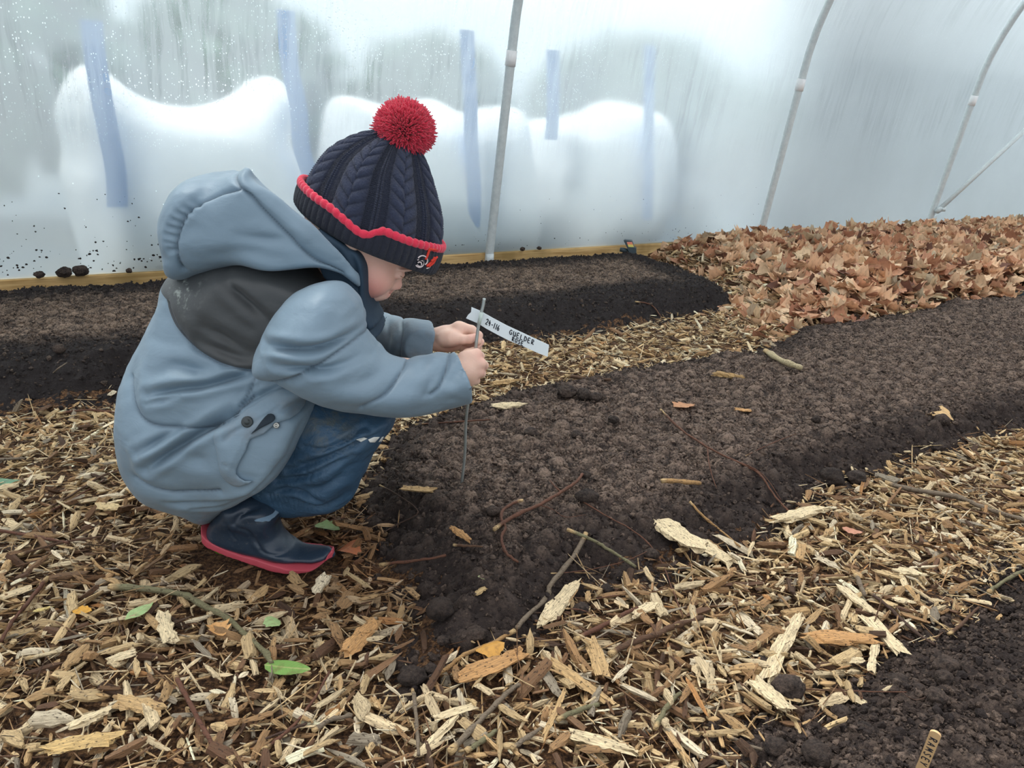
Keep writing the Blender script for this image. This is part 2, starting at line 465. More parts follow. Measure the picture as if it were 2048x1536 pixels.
# floor: mulch-brown litter under everything
def grid_xy(x0, x1, y0, y1, h):
    xs = np.arange(x0, x1+h, h); ys = np.arange(y0, y1+h, h)
    X, Y = np.meshgrid(xs, ys, indexing='ij'); return X.ravel(), Y.ravel(), len(xs), len(ys)
t = NT('damp_litter'); geo = t.add('ShaderNodeNewGeometry').outputs['Position']
n = t.noise(geo, 180, 5, .7); n2 = t.noise(geo, 60, 4, .6)
c = t.ramp(n, [(.35, lin(38, 26, 20)), (.5, lin(88, 62, 42)), (.62, lin(140, 104, 70)), (.75, lin(70, 50, 36))])
m_litter = t.fin(c, .85, t.bump(t.math('ADD', n, n2), .01, 1), .25)
X, Y, nx, ny = grid_xy(-2.6, 5.2, .1, 5.6, .02)
P = np.stack([X, Y], 1); s_ = (np.column_stack([P, 0*X])-W_O)@W_N
keep = s_ > .0
Z = terrain(P)
for poly in (BED_A, BED_B, BED_C):
    Z = Z-.03*sstep(.03, .06, -poly_sd(P, poly))
V = np.stack([X, Y, Z+.002*fbm2(X*90, Y*90, 2, 3)], 1)
Fq = grid_faces(nx, ny); Fq = Fq[keep[Fq].all(1)]
fl = mesh_obj('floor', V, Fq, m_litter); fl['kind'] = 'structure'

# soil beds: height field of crumbs and lumps + thousands of loose crumbs
def stamp(Z, x0, y0, h, cx, cy, cz, r, sq):
    nx, ny = Z.shape
    for x, y, z, q, s in zip(cx, cy, cz, r, sq):
        i0 = max(0, int((x-q-x0)/h)); i1 = min(nx, int((x+q-x0)/h)+2); j0 = max(0, int((y-q-y0)/h)); j1 = min(ny, int((y+q-y0)/h)+2)
        if i1 <= i0 or j1 <= j0: continue
        xx = x0+np.arange(i0, i1)*h-x; yy = y0+np.arange(j0, j1)*h-y
        d = 1-(xx[:, None]**2+yy[None, :]**2)/(q*q)
        H = z+q*s*np.sqrt(np.maximum(d, 0)); W = Z[i0:i1, j0:j1]
        np.copyto(W, np.maximum(W, np.where(d > 0, H, -9)))
ICO_V, ICO_F = None, None
def ico():
    global ICO_V, ICO_F
    if ICO_V is None:
        p = (1+5**.5)/2
        v = np.array([(-1, p, 0), (1, p, 0), (-1, -p, 0), (1, -p, 0), (0, -1, p), (0, 1, p), (0, -1, -p), (0, 1, -p), (p, 0, -1), (p, 0, 1), (-p, 0, -1), (-p, 0, 1)])
        ICO_V = v/np.linalg.norm(v[0])
        ICO_F = np.array([(0, 11, 5), (0, 5, 1), (0, 1, 7), (0, 7, 10), (0, 10, 11), (1, 5, 9), (5, 11, 4), (11, 10, 2), (10, 7, 6), (7, 1, 8), (3, 9, 4), (3, 4, 2), (3, 2, 6), (3, 6, 8), (3, 8, 9), (4, 9, 5), (2, 4, 11), (6, 2, 10), (8, 6, 7), (9, 8, 1)])
    return ICO_V, ICO_F
def soil_bed(name, label, poly, hgt, edge, seed, h, nl, ncr, mat, dryfn, clip=None, rmax=.011):
    rs = np.random.default_rng(seed+100)
    lo = poly.min(0)-.06; hi = poly.max(0)+.06
    if clip: lo = np.maximum(lo, clip[0]); hi = np.minimum(hi, clip[1])
    xs = np.arange(lo[0], hi[0], h); ys = np.arange(lo[1], hi[1], h)
    Xg, Yg = np.meshgrid(xs, ys, indexing='ij'); P = np.stack([Xg.ravel(), Yg.ravel()], 1)
    z0, d = bedz(P, poly, hgt, edge, seed)
    Z = (z0+(fbm2(P[:, 0]*22, P[:, 1]*22, 4, seed)-.5)*.016*sstep(-.02, .05, d)+(fbm2(P[:, 0]*120, P[:, 1]*120, 3, seed+9)-.5)*.008).reshape(Xg.shape)
    area = (hi[0]-lo[0])*(hi[1]-lo[1])
    cx = rs.uniform(lo[0], hi[0], nl); cy = rs.uniform(lo[1], hi[1], nl)
    r = .0030*np.exp(rs.exponential(.42, nl)); r = np.minimum(r, rmax*rs.uniform(.6, 1.0, nl))
    ii = ((cx-lo[0])/h).astype(int).clip(0, len(xs)-1); jj = ((cy-lo[1])/h).astype(int).clip(0, len(ys)-1)
    cz = Z[ii, jj]-r*.2
    stamp(Z, lo[0], lo[1], h, cx, cy, cz, r, rs.uniform(.7, 1.1, nl))
    z = Z.ravel()
    z += (fbm2(P[:, 0]*200, P[:, 1]*200, 3, 77)-.5)*.0072
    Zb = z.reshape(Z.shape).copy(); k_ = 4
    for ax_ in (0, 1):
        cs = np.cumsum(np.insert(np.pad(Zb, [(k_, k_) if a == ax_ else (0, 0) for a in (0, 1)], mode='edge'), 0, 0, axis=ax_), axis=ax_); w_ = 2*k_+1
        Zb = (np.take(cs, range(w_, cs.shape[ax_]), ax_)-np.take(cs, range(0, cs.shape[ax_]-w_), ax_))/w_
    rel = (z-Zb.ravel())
    keep = (d > -.045)
    inside = ((np.column_stack([P, 0*z])-W_O)@W_N) > .012
    keep &= inside
    Fq = grid_faces(len(xs), len(ys)); Fq = Fq[keep[Fq].all(1)]
    used = np.unique(Fq); mp = np.full(len(P), -1); mp[used] = np.arange(len(used))
    V = np.column_stack([P, z])[used]; Fq = mp[Fq]
    dry = np.clip(dryfn(V, d[used])*(.25+1.3*sstep(-.0035, .0045, rel[used])), 0, 1)  # dry patches; gaps between crumbs also painted darker, as cavity shade
    # crumbs
    iv, if_ = ico()
    cx = rs.uniform(lo[0], hi[0], ncr*2); cy = rs.uniform(lo[1], hi[1], ncr*2); Pc = np.stack([cx, cy], 1)
    zc, dc = bedz(Pc, poly, hgt, edge, seed); ok = (dc > -.03-.03*rs.random(len(dc))**2) & (((np.column_stack([Pc, zc])-W_O)@W_N) > .02); Pc = Pc[ok][:ncr]; dc = dc[ok][:ncr]; n = len(Pc)
    ii = ((Pc[:, 0]-lo[0])/h).astype(int).clip(0, len(xs)-1); jj = ((Pc[:, 1]-lo[1])/h).astype(int).clip(0, len(ys)-1)
    rr = np.clip(.0012*np.exp(rs.exponential(.42, n)), 0, .005)
    zz = np.maximum(Z[ii, jj], terrain(Pc)) + rr*.35
    sc = rr[:, None]*rs.uniform(.65, 1.25, (n, 3))
    ang = rs.uniform(0, 2*pi, n)
    vv = iv[None]*sc[:, None, :]*rs.uniform(.55, 1.4, (n, 12, 1))
    ca, sa = np.cos(ang)[:, None], np.sin(ang)[:, None]
    vx = vv[..., 0]*ca-vv[..., 1]*sa; vy = vv[..., 0]*sa+vv[..., 1]*ca
    cv = np.stack([vx+Pc[:, 0:1], vy+Pc[:, 1:2], vv[..., 2]+zz[:, None]], 2).reshape(-1, 3)
    cf = (if_[None]+np.arange(n)[:, None, None]*12).reshape(-1, 3)+len(V)
    dcr = np.repeat(np.clip(dryfn(np.column_stack([Pc, zz]), dc)+rs.uniform(-.3, .5, n), 0, 1), 12)
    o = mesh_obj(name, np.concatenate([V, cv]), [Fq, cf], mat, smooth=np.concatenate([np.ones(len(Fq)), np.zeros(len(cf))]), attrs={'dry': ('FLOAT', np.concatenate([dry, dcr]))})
    return tag(o, label, 'soil', kind='stuff')
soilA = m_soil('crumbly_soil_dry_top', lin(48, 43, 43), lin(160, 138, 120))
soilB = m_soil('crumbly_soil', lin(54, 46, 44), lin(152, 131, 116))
def dryA(V, d):
    w = (V-W_O)@W_N
    return np.clip(sstep(.16, .34, d)*.9*sstep(.10, .2, w)*(.55+.9*fbm2(V[:, 0]*3.5, V[:, 1]*3.5, 3, 8)), 0, 1)
def dryB(V, d):
    return np.clip(.12+sstep(.05, .2, d)*(.38+.95*fbm2(V[:, 0]*5, V[:, 1]*5, 3, 9)), 0, 1)
def dryC(V, d):
    return np.clip(.45+.55*sstep(.08, .3, d), 0, 1)*fbm2(V[:, 0]*7, V[:, 1]*7, 3, 9)
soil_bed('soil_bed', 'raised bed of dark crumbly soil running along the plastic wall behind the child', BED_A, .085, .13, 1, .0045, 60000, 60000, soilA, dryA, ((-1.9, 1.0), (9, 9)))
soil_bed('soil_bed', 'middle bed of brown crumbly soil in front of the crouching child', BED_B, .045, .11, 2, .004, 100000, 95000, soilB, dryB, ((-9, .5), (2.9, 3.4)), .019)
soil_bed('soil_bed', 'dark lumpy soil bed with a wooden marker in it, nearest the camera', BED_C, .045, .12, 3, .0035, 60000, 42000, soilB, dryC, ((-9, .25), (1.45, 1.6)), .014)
# ================================================================== polytunnel side
HP = [(.0925, .0), (.12, .0015), (.79, .105), (.973, .14), (1.126, .195), (1.266, .268), (1.45, .40), (1.62, .58), (1.76, .82), (1.85, 1.1)]   # (z, into the tunnel)
hp = smooth_line([(b, a) for a, b in HP], 8)     # (n, z)
def hoop_n(z): return float(np.interp(z, [a for a, b in HP], [b for a, b in HP]))
# film: two skins 4 mm apart, wall-to-ridge curve swept along the wall
t = NT('condensation_polythene')
uv = t.attr('loc').outputs['Vector']
sep = t.add('ShaderNodeSeparateXYZ'); t.l(uv, sep.inputs[0]); s_o, z_o = sep.outputs['X'], sep.outputs['Y']
warp = t.noise(t.map(uv, (9, 3, 1)), 1, 3, .6)
uvw = t.add('ShaderNodeVectorMath', operation='ADD'); t.l(uv, uvw.inputs[0])
cmb = t.add('ShaderNodeCombineXYZ'); t.l(t.math('MULTIPLY', warp, .05), cmb.inputs[0]); t.l(cmb.outputs[0], uvw.inputs[1])
runs = t.noise(t.map(uvw.outputs[0], (36, 2.2, 1)), 1, 5, .65)            # water runs
band = t.ramp(z_o, [(.44, 0.0), (.62, 1.0)])
patch = t.noise(t.map(uv, (3.0, 3.4, 1), (4, 2, 0)), 1, 3, .55)
clear = t.math('MULTIPLY', t.math('MULTIPLY', t.ramp(runs, [(.46, 0.0), (.60, 1.0)]), band), t.math('MULTIPLY', t.ramp(patch, [(.40, .05), (.62, 1.0)]), t.ramp(t.math('DIVIDE', s_o, 4.0), [(.0, .9), (.45, .6), (.8, .28)])))
# droplets
vd = t.vor(t.map(uv, (170, 120, 1)), 1); dsel = t.math('GREATER_THAN', t.add('ShaderNodeSeparateColor', i_0=vd.outputs['Color']).outputs[0], .62)
drop = t.math('MULTIPLY', t.math('MULTIPLY', t.ramp(vd.outputs['Distance'], [(.16, 1.0), (.30, 0.0)]), dsel), band)
vd2 = t.vor(t.map(uv, (60, 46, 1)), 1); ds2 = t.math('GREATER_THAN', t.add('ShaderNodeSeparateColor', i_0=vd2.outputs['Color']).outputs[0], .9)
drop2 = t.math('MULTIPLY', t.ramp(vd2.outputs['Distance'], [(.07, 1.0), (.12, 0.0)]), ds2)
dmask = t.math('MULTIPLY', t.ramp(t.noise(t.map(uv, (5, 4, 1), (9, 9, 0)), 1, 3, .6), [(.42, .15), (.6, 1.0)]), t.ramp(t.math('DIVIDE', s_o, 5.0), [(.10, 1.0), (.55, .12)]))
drops = t.math('MULTIPLY', t.math('MAXIMUM', drop, drop2), dmask)
hgt = t.math('ADD', t.math('MULTIPLY', drops, 1.0), t.math('MULTIPLY', clear, -.25))
nb = t.bump(hgt, .0012, .7)
fog = t.math('SUBTRACT', t.math('MULTIPLY_ADD', t.noise(t.map(uv, (2, 1.6, 1)), 1, 4, .6), .12, .235), t.math('MULTIPLY', clear, .16))
fog = t.math('ADD', fog, t.math('MULTIPLY', t.ramp(t.math('DIVIDE', s_o, 5.0), [(.3, 0.0), (1.0, 1.0)]), .22))
fog = t.math('ADD', fog, t.math('MULTIPLY', drops, .5), clamp=True)
tr = t.add('ShaderNodeBsdfTranslucent'); tr.inputs['Color'].default_value = (.87, .955, 1.0, 1)
rf = t.add('ShaderNodeBsdfRefraction'); rf.inputs['Color'].default_value = (.955, .995, 1, 1); rf.inputs['IOR'].default_value = 1.3
t.l(t.math('MULTIPLY_ADD', clear, -.05, .22), rf.inputs['Roughness']); t.l(nb, rf.inputs['Normal'])
tp = t.add('ShaderNodeBsdfTransparent')
gl = t.add('ShaderNodeBsdfGlossy'); gl.inputs['Roughness'].default_value = .28; t.l(nb, gl.inputs['Normal'])
m1 = t.add('ShaderNodeMixShader'); t.l(fog, m1.inputs[0]); t.l(rf.outputs[0], m1.inputs[1]); t.l(tr.outputs[0], m1.inputs[2])
m2 = t.add('ShaderNodeMixShader'); m2.inputs[0].default_value = .05; t.l(m1.outputs[0], m2.inputs[1]); t.l(gl.outputs[0], m2.inputs[2])
t.l(m2.outputs[0], t.out.inputs['Surface'])
M_FILM = t.m
ss = np.arange(-1.9, 7.6, .1); V = []; L = []
for off in (-.006, -.010):
    for s in ss:
        arc = 0; prev = None
        for n_, z_ in hp:
            b = .006*sin(s*2.1+z_*3)*min(1, max(0, z_))            # slight slack
            V.append(wp(s, n_+off+b, z_)); L.append((s, z_, 0))
k = len(hp); m = len(ss); f1 = grid_faces(m, k); f2 = f1[:, ::-1]+m*k
rim = []
for i in range(m-1):
    rim += [(i*k, (i+1)*k, (i+1)*k+m*k, i*k+m*k), (i*k+k-1, i*k+k-1+m*k, (i+1)*k+k-1+m*k, (i+1)*k+k-1)]
film = mesh_obj('wall_back', V, [f1[:, ::-1], f2[:, ::-1], np.array(rim)], M_FILM, attrs={'loc': ('FLOAT_VECTOR', L)})
film['kind'] = 'structure'

# galvanised hoops
t = NT('galvanised_steel'); tco = t.add('ShaderNodeTexCoord').outputs['Object']
n = t.noise(tco, 60, 4, .7)
M_GALV = t.fin(t.ramp(n, [(.35, lin(196, 204, 205)), (.65, lin(212, 219, 219))]), .45, t.bump(t.noise(tco, 300, 2), .0003, .5), .5, Metallic=.1)
M_TAPE = m_plain('white_tape', lin(240, 240, 240), .5, .4)
def wall_s_of(px, py):
    return wall_sz(PW(px, py))[0]
hoop_s = [wall_s_of(975, 505), wall_s_of(1517, 452), wall_s_of(1850, 446)]
HL = ['galvanised tunnel hoop pole rising beside the crouching child', 'galvanised hoop pole between the other two, its foot in the leaves', 'curving hoop pole on the right with a diagonal brace bolted near its foot']
R_H = [.0165, .0165, .0165]
for i, s in enumerate(hoop_s):
    base = wp(s, .02, 0)
    th = thing('hoop_pole', HL[i], 'pole', tuple(base), 'tunnel hoops')
    pts = [wp(s, n_+.018, z_) for n_, z_ in hp if z_ > .02]
    pts = [wp(s, .018, z_) for z_ in (-.06, -.03, .0, .04, .07)]+pts
    v, f = tube(pts, R_H[i], 20); part('tube', v, f, M_GALV, th)
    zc = .79; n_ = hoop_n(zc)+.018; a = wp(s, hoop_n(zc-.025)+.018, zc-.025); b = wp(s, hoop_n(zc+.025)+.018, zc+.025)
    v, f = tube([a, (a+b)/2, b], .019, 20, jit=.05); part('tape_band', v, f, M_TAPE, th)
# brace on the third hoop
s3 = hoop_s[2]; b0 = wp(s3, hoop_n(.2)+.055, .21)
e = PW(2100, 205, 0); sz = wall_sz(e); b1 = wp(sz[0]+.9*(sz[0]-s3)*0+ (sz[0]-s3)*1.0+s3-s3, 0, 0)
d = ray(2048, 262); o_ = W_O+W_N*.17; tt = np.dot(o_-CAM, W_N)/np.dot(d, W_N); b1 = CAM+d*tt; b1 = b0+(b1-b0)*1.5
th = thing('diagonal_brace', 'thin diagonal steel brace running up from the foot of the right hoop pole', 'brace', tuple(b0))
v, f = tube([b0, (b0+b1)/2, b1], .0125, 16); part('tube', v, f, M_GALV, th)
v1 = tube([b0-W_N*.045+np.array([0, 0, -.006]), b0+W_N*.03], .006, 6)
v2 = tube([b0+W_N*.02, b0+W_N*.03], .012, 6); v3 = tube([b0-W_S*.02+np.array([0, 0, -.012]), b0+W_S*.03+np.array([0, 0, .012])], .016, 12, jit=.2)
v, f = join([v1, v2, v3]); part('bolt_clamp', v, f, M_GALV, th)

# timber base board
t = NT('rough_sawn_pine'); loc = t.attr('loc').outputs['Vector']
n = t.noise(t.map(loc, (5, 90, 90)), 1, 4, .6); n2 = t.noise(loc, 5, 3, .6)
M_PINE = t.fin(t.mix(t.ramp(n2, [(.45, 0.0), (.7, .7)]), t.ramp(n, [(.35, lin(176, 140, 88)), (.65, lin(222, 188, 132))]), lin(120, 100, 55)), .7, t.bump(n, .001, .8), .3)
V = []; L = []; nb_ = 60
for i in range(nb_+1):
    s = -1.9+i*(hoop_s[2]+.2+1.9)/nb_; wv = .002*sin(i*.9)
    for n_, z_ in ((-.022, -.05), (.0, -.05), (.002, .089), (-.001, .092), (-.019, .092), (-.022, .089)):
        V.append(wp(s, n_-.0005, z_+wv*(z_ < 0))); L.append((s, n_, z_))
f = [(i*6+k, i*6+(k+1) % 6, (i+1)*6+(k+1) % 6, (i+1)*6+k) for i in range(nb_) for k in range(6)]
bd = mesh_obj('base_board', V, f, M_PINE, smooth=False, attrs={'loc': ('FLOAT_VECTOR', L)})
tag(bd, 'long pine base board along the foot of the plastic wall', 'board')

# ------------------------------------------------------------------ outside the film
t = NT('gravel_yard'); geo = t.add('ShaderNodeNewGeometry').outputs['Position']
n = t.noise(geo, 14, 5, .7); n2 = t.noise(geo, .9, 3, .6)
M_YARD = t.fin(t.mix(t.ramp(n2, [(.5, 0.0), (.68, .8)]), t.ramp(n, [(.3, lin(84, 96, 106)), (.7, lin(122, 134, 144))]), lin(150, 140, 110)), .9, t.bump(n, .01, .6))
V = [wp(s, n_, -.02) for s, n_ in ((-9, -.03), (14, -.03), (14, -16), (-9, -16))]
g = mesh_obj('ground', V, [(0, 3, 2, 1)], M_YARD); g['kind'] = 'structure'

t = NT('woven_polypropylene'); geo = t.add('ShaderNodeTexCoord').outputs['Object']
M_BAG = t.fin(t.mix(t.noise(geo, 6, 3), lin(236, 238, 240), lin(250, 250, 250)), .6, t.bump(t.noise(geo, 9, 3, .6), .02, .6), .2)
M_STRAP = m_plain('blue_webbing', lin(30, 128, 205), .6, .3)
def bulk_bag(label, outline, off, depth, straps, seed):
    P = [PW(x, y, off) for x, y in outline]; P = [np.array([*wall_sz(p)]) for p in P]
    P = np.array(P); P[:, 1] = np.maximum(P[:, 1], -.02); P = smooth_line(P, 3, True); P[:, 1] = np.maximum(P[:, 1], -.02)
    lo = P.min(0); hi = P.max(0); h = .013
    v = Vol.box((lo[0]-.05, -depth-.05, lo[1]-.05), (hi[0]+.05, .08, hi[1]+.05), h)
    v.inflate(P, -depth/2, lambda x, z: depth/2*(1+.05*np.sin(x*9+z*4)), .16, k=.01)
    zt = hi[1]
    V, Fq = v.mesh(); V = relax(V, Fq, 2)
    N = normals(V, Fq); V = V+N*((vn3(V[:, 0]*5, V[:, 1]*5, V[:, 2]*4, seed)-.5)*.05)[:, None]
    Wv = np.array([wp(a, -off+b, c) for a, b, c in V])
    th = thing('bulk_bag', label, 'bag', tuple(wp((lo[0]+hi[0])/2, -off-depth/2, 0)), 'white bulk bags outside the plastic')
    part('fabric_body', Wv, Fq[:, ::-1], M_BAG, th)
    for st in straps:
        pts = []
        for x, y in st:
            p = PW(x, y, off-.03); s, z = wall_sz(p); pts.append(wp(s, -off+.028, max(z, .0)))
        pts = smooth_line(pts, 5)
        w = .029; a = []
        for p in pts:
            for dx, dn in ((-w, 0), (w, 0), (w, -.004), (-w, -.004)): a.append(p+W_S*dx+W_N*dn)
        n_ = len(pts); f = [(i*4+k, i*4+(k+1) % 4, (i+1)*4+(k+1) % 4, (i+1)*4+k) for i in range(n_-1) for k in range(4)]+[(0, 3, 2, 1), (n_*4-4, n_*4-3, n_*4-2, n_*4-1)]
        part('lifting_strap', a, f, M_STRAP, th, smooth=False)
bulk_bag('large white bulk bag behind the plastic at the left, with two blue straps',
         [(130, 230), (145, 150), (185, 118), (235, 140), (300, 185), (380, 208), (450, 212), (520, 192), (552, 158), (575, 132), (608, 150), (640, 200), (640, 250), (625, 290), (652, 350), (655, 600), (230, 620), (185, 560), (150, 440), (136, 370), (150, 310)],
         .10, .72, [[(183, 40), (190, 110), (205, 200), (220, 280), (233, 350), (235, 415)], [(572, 20), (580, 130), (597, 210), (605, 300), (625, 360), (640, 420)]], 3)
bulk_bag('white bulk bag behind the plastic, beyond the child\'s hat',
         [(738, 210), (760, 190), (850, 212), (900, 216), (935, 198), (970, 216), (1010, 226), (1095, 208), (1106, 260), (1106, 540), (738, 560)],
         .12, .7, [[(935, 60), (942, 200), (944, 290), (950, 370), (948, 455)], [(1108, 100), (1108, 215), (1104, 280)]], 4)
bulk_bag('shorter white bulk bag behind the plastic, right of the nearest hoop pole',
         [(1142, 262), (1200, 238), (1270, 225), (1300, 210), (1345, 212), (1375, 222), (1390, 300), (1388, 400), (1372, 470), (1340, 520), (1142, 530)],
         .16, .65, [[(1302, 90), (1300, 210), (1300, 300), (1297, 440)]], 5)
# vegetation far outside
t = NT('dull_foliage'); geo = t.add('ShaderNodeNewGeometry').outputs['Position']
M_BUSH = t.fin(t.ramp(t.noise(geo, 9, 4, .7), [(.35, lin(44, 74, 62)), (.65, lin(110, 140, 116))]), .9, None, .1)
M_BARK = m_plain('dark_bark', lin(70, 62, 55), .9, .1, bump=.01, bscale=30)
def bush(label, s, n_, w, hgt, seed, trunk=.6):
    rs = np.random.default_rng(seed); c = wp(s, -n_, 0)
    th = thing('bush', label, 'bush', tuple(c), 'bushes beyond the yard')
    iv, if_ = ico(); parts_v = []; parts_f = []; o = 0
    N = 900
    d = rs.normal(size=(N, 3)); d /= np.linalg.norm(d, axis=1)[:, None]; r = rs.random(N)**.25
    ctr = d*r[:, None]*np.array([w/2, w/2, hgt/2])+np.array([0, 0, hgt/2+trunk]); ctr *= 1
    sc = rs.uniform(.05, .16, N)*w*.35
    v = (iv[None]*sc[:, None, None]*rs.uniform(.6, 1.3, (N, 12, 1))+ctr[:, None]).reshape(-1, 3)+c
    f = (if_[None]+np.arange(N)[:, None, None]*12).reshape(-1, 3)
    part('foliage', v, f, M_BUSH, th, smooth=False)
    a = []
    for q in range(4):
        b_ = c+np.array([rs.uniform(-.08, .08), rs.uniform(-.08, .08), -.03]); e_ = c+np.array([rs.uniform(-.3, .3)*w, rs.uniform(-.3, .3)*w, trunk+hgt*.5])
        a.append(tube([b_, (b_+e_)/2+rs.uniform(-.05, .05, 3), e_], [.05, .04, .015], 7))
    v, f = join(a); part('stem', v, f, M_BARK, th)
bush('dull green bush seen through the misted plastic at the far left', -.45, 1.9, 2.1, 1.5, 1, .1)
bush('dull green bush seen through the plastic above the left bulk bag', 1.35, 2.9, 1.5, 1.15, 2, .15)
bush('dull green bush seen through the plastic between bag and hat', 3.0, 3.4, 1.3, 1.05, 3, .15)
bush('dull green bush seen through the plastic behind the nearest hoop pole', 4.9, 3.2, 1.9, 1.2, 4, .15)
bush('dull green bush seen through the plastic beyond the shorter bulk bag', 7.4, 4.6, 2.4, 1.0, 5, .15)
# ================================================================== the child
YC = .990
def xz(pts, Y):
    out = []
    for x, y in pts:
        p = PY(x, y, Y); out.append((p[0], p[2]))
    return np.array(out)
def P3(x, y, Y): return PY(x, y, Y)
def rpx(r, x, y, Y): return r*mpp(PY(x, y, Y))
CH = tuple(PY(560, 900, YC)*np.array([1, 1, 0]))
child = thing('person', 'small child in a blue padded coat and navy bobble hat crouching with a plant label', 'person', CH)
BLUE = lin(124, 152, 172); BLUE2 = lin(108, 136, 158)

# --- jacket shader: blue shell, charcoal yoke where the attribute says so
t = NT('padded_shell'); tco = t.add('ShaderNodeTexCoord').outputs['Object']
yk = t.math('GREATER_THAN', t.attr('yoke').outputs['Fac'], 0.0)
dirt = t.noise(tco, 22, 5, .65); mot = t.noise(tco, 7, 3, .5)
low = t.attr('dirt').outputs['Fac']
cb = t.mix(mot, lin(106, 127, 143), lin(120, 141, 156))
cb = t.mix(t.math('MULTIPLY', t.ramp(dirt, [(.45, 0.0), (.62, 1.0)]), t.math('MULTIPLY', low, .6)), cb, lin(112, 108, 106))
cc = t.mix(mot, lin(58, 61, 63), lin(68, 71, 73))
smear = t.math('MULTIPLY', t.ramp(t.noise(tco, 70, 4, .7), [(.55, 0.0), (.66, 1.0)]), t.attr('smear').outputs['Fac'])
cc = t.mix(smear, cc, lin(150, 158, 152))
col = t.mix(yk, cb, cc)
seam = t.attr('seam').outputs['Fac']
col = t.mix(t.math('MULTIPLY', seam, .75), col, lin(52, 66, 80))
w = t.noise(t.map(tco, (1, 1, 1)), 1400, 2, .5); w2 = t.noise(tco, 70, 4, .6, .4); w3 = t.noise(t.map(tco, (1, 1, 2.2)), 26, 3, .5, .8)
h = t.math('ADD', t.math('MULTIPLY', w, .10), t.math('ADD', t.math('MULTIPLY', w2, .5), t.math('MULTIPLY', w3, 1.2)))
M_SHELL = t.fin(col, .48, t.bump(h, .0011, .7), .38, Sheen_Weight=.1)

def near_deform(V, Fq, Ysurf, quilts=(), folds=(), puff=.009, pr=.022, bound=None, ymid=None, noise_a=.002, seed=1, both=True):
    """quilt lines pull the shell in and the padding puffs up between them; folds = [(pts, depth, width)]"""
    N = normals(V, Fq); w = np.clip(np.abs(N[:, 1])*1.25, 0, 1)
    if not both: w = w*(N[:, 1] < 0)
    P = V[:, [0, 2]]; dq = np.full(len(V), 9.0)
    for q in quilts: dq = np.minimum(dq, poly_dist(P, smooth_line(xz(q, Ysurf), 5), False))
    w1 = np.clip(.25+w, 0, 1)
    if len(quilts):
        D = puff*(1-np.exp(-dq/pr))-puff*.55; D -= .0034*np.exp(-(dq/.0024)**2)
        V = V+N*(D*w1)[:, None]
    for pts, dep, wid in folds:
        L = smooth_line(xz(pts, Ysurf), 5)
        # taper along the fold
        d = poly_dist(P, L, False); n = len(L); ends = np.minimum(np.linalg.norm(P-L[0], axis=1), np.linalg.norm(P-L[-1], axis=1))
        tp = sstep(0, .03, ends)*.7+.3
        side = .45*dep*np.exp(-((d-wid*1.9)/(wid*1.1))**2)
        V = V+N*(((-1.75*dep*np.exp(-(d/(wid*.8))**2))+side)*tp*w)[:, None]
    a = noise_a*(vn3(V[:, 0]*30, V[:, 1]*30, V[:, 2]*55, seed)+.5*vn3(V[:, 0]*70, V[:, 1]*70, V[:, 2]*110, seed+1)-.75)
    V = V+N*a[:, None]
    return V, dq

def proj(V):
    q_ = V-CAM; z_ = q_@c_f; return np.stack([1024+F_PX*(q_@c_r)/z_, 768-F_PX*(q_@c_u)/z_], 1)
def fit(pts, Y, build, iters=4, win=8.0, fixed=None):
    "adjust the traced outline so that the finished solid, seen in perspective, has this outline"
    tgt = np.asarray(pts, float); cur = tgt.copy(); n = len(tgt)
    area = .5*np.sum(tgt[:, 0]*np.roll(tgt[:, 1], -1)-np.roll(tgt[:, 0], -1)*tgt[:, 1])
    fixed = fixed or {}
    def conv(c): return smooth_line(np.array([xz([tgt[i] if i in fixed else c[i]], fixed.get(i, Y))[0] for i in range(n)]), 4, True)
    for _ in range(iters):
        V, _f = build(conv(cur), .005); P = proj(V); dl = np.zeros_like(cur)
        for i in range(n):
            t_ = tgt[(i+1) % n]-tgt[i-1]; t_ /= np.linalg.norm(t_)+1e-9; nn = np.array([t_[1], -t_[0]])*(1 if area > 0 else -1)
            r = P-tgt[i]; a = r@t_; b = r@nn; m = (np.abs(a) < win) & (np.abs(b) < 60)
            if m.any(): dl[i] = -np.clip(b[m].max()-1.0, -20, 20)*.7*nn
        dl = .5*dl+.25*np.roll(dl, 1, 0)+.25*np.roll(dl, -1, 0); cur += dl; off = cur-tgt; L = np.linalg.norm(off, axis=1)[:, None]; cur = tgt+off*np.minimum(1, 28/np.maximum(L, 1e-6))
    return conv(cur)
def pbox(s, y0, y1, h, pad=.03):
    lo = s.min(0); hi = s.max(0); return Vol.box((lo[0]-pad, y0, lo[1]-pad), (hi[0]+pad, y1, hi[1]+pad), h)
# ---- torso of the coat
TOR = [(345, 545), (322, 600), (300, 650), (264, 715), (243, 780), (237, 840), (243, 895), (262, 940), (298, 985), (345, 1014), (400, 1032), (440, 1030), (500, 998), (538, 973), (566, 946), (596, 895), (620, 845), (632, 800),
       (660, 780), (715, 755), (716, 705), (722, 660), (712, 612), (696, 560), (640, 515), (560, 492), (430, 505)]
def Wt(X, Z):
    zb, zt = xz([(400, 1032)], YC)[0][1], xz([(400, 530)], YC)[0][1]
    u = (Z-zb)/(zt-zb); return .122+.032*np.sin(np.clip(u*1.25, 0, 1)*pi)+.0*X
cx0_, cx1_ = PY(440, 850, YC)[0], PY(560, 850, YC)[0]
_W0 = Wt
def Wt(X, Z): return _W0(X, Z)+.014*sstep(cx0_, cx1_, X)*sstep(PY(560, 700, YC)[2], PY(560, 800, YC)[2], Z)
def Dt(X, Z): return .10-.078*sstep(cx0_, cx1_, X)
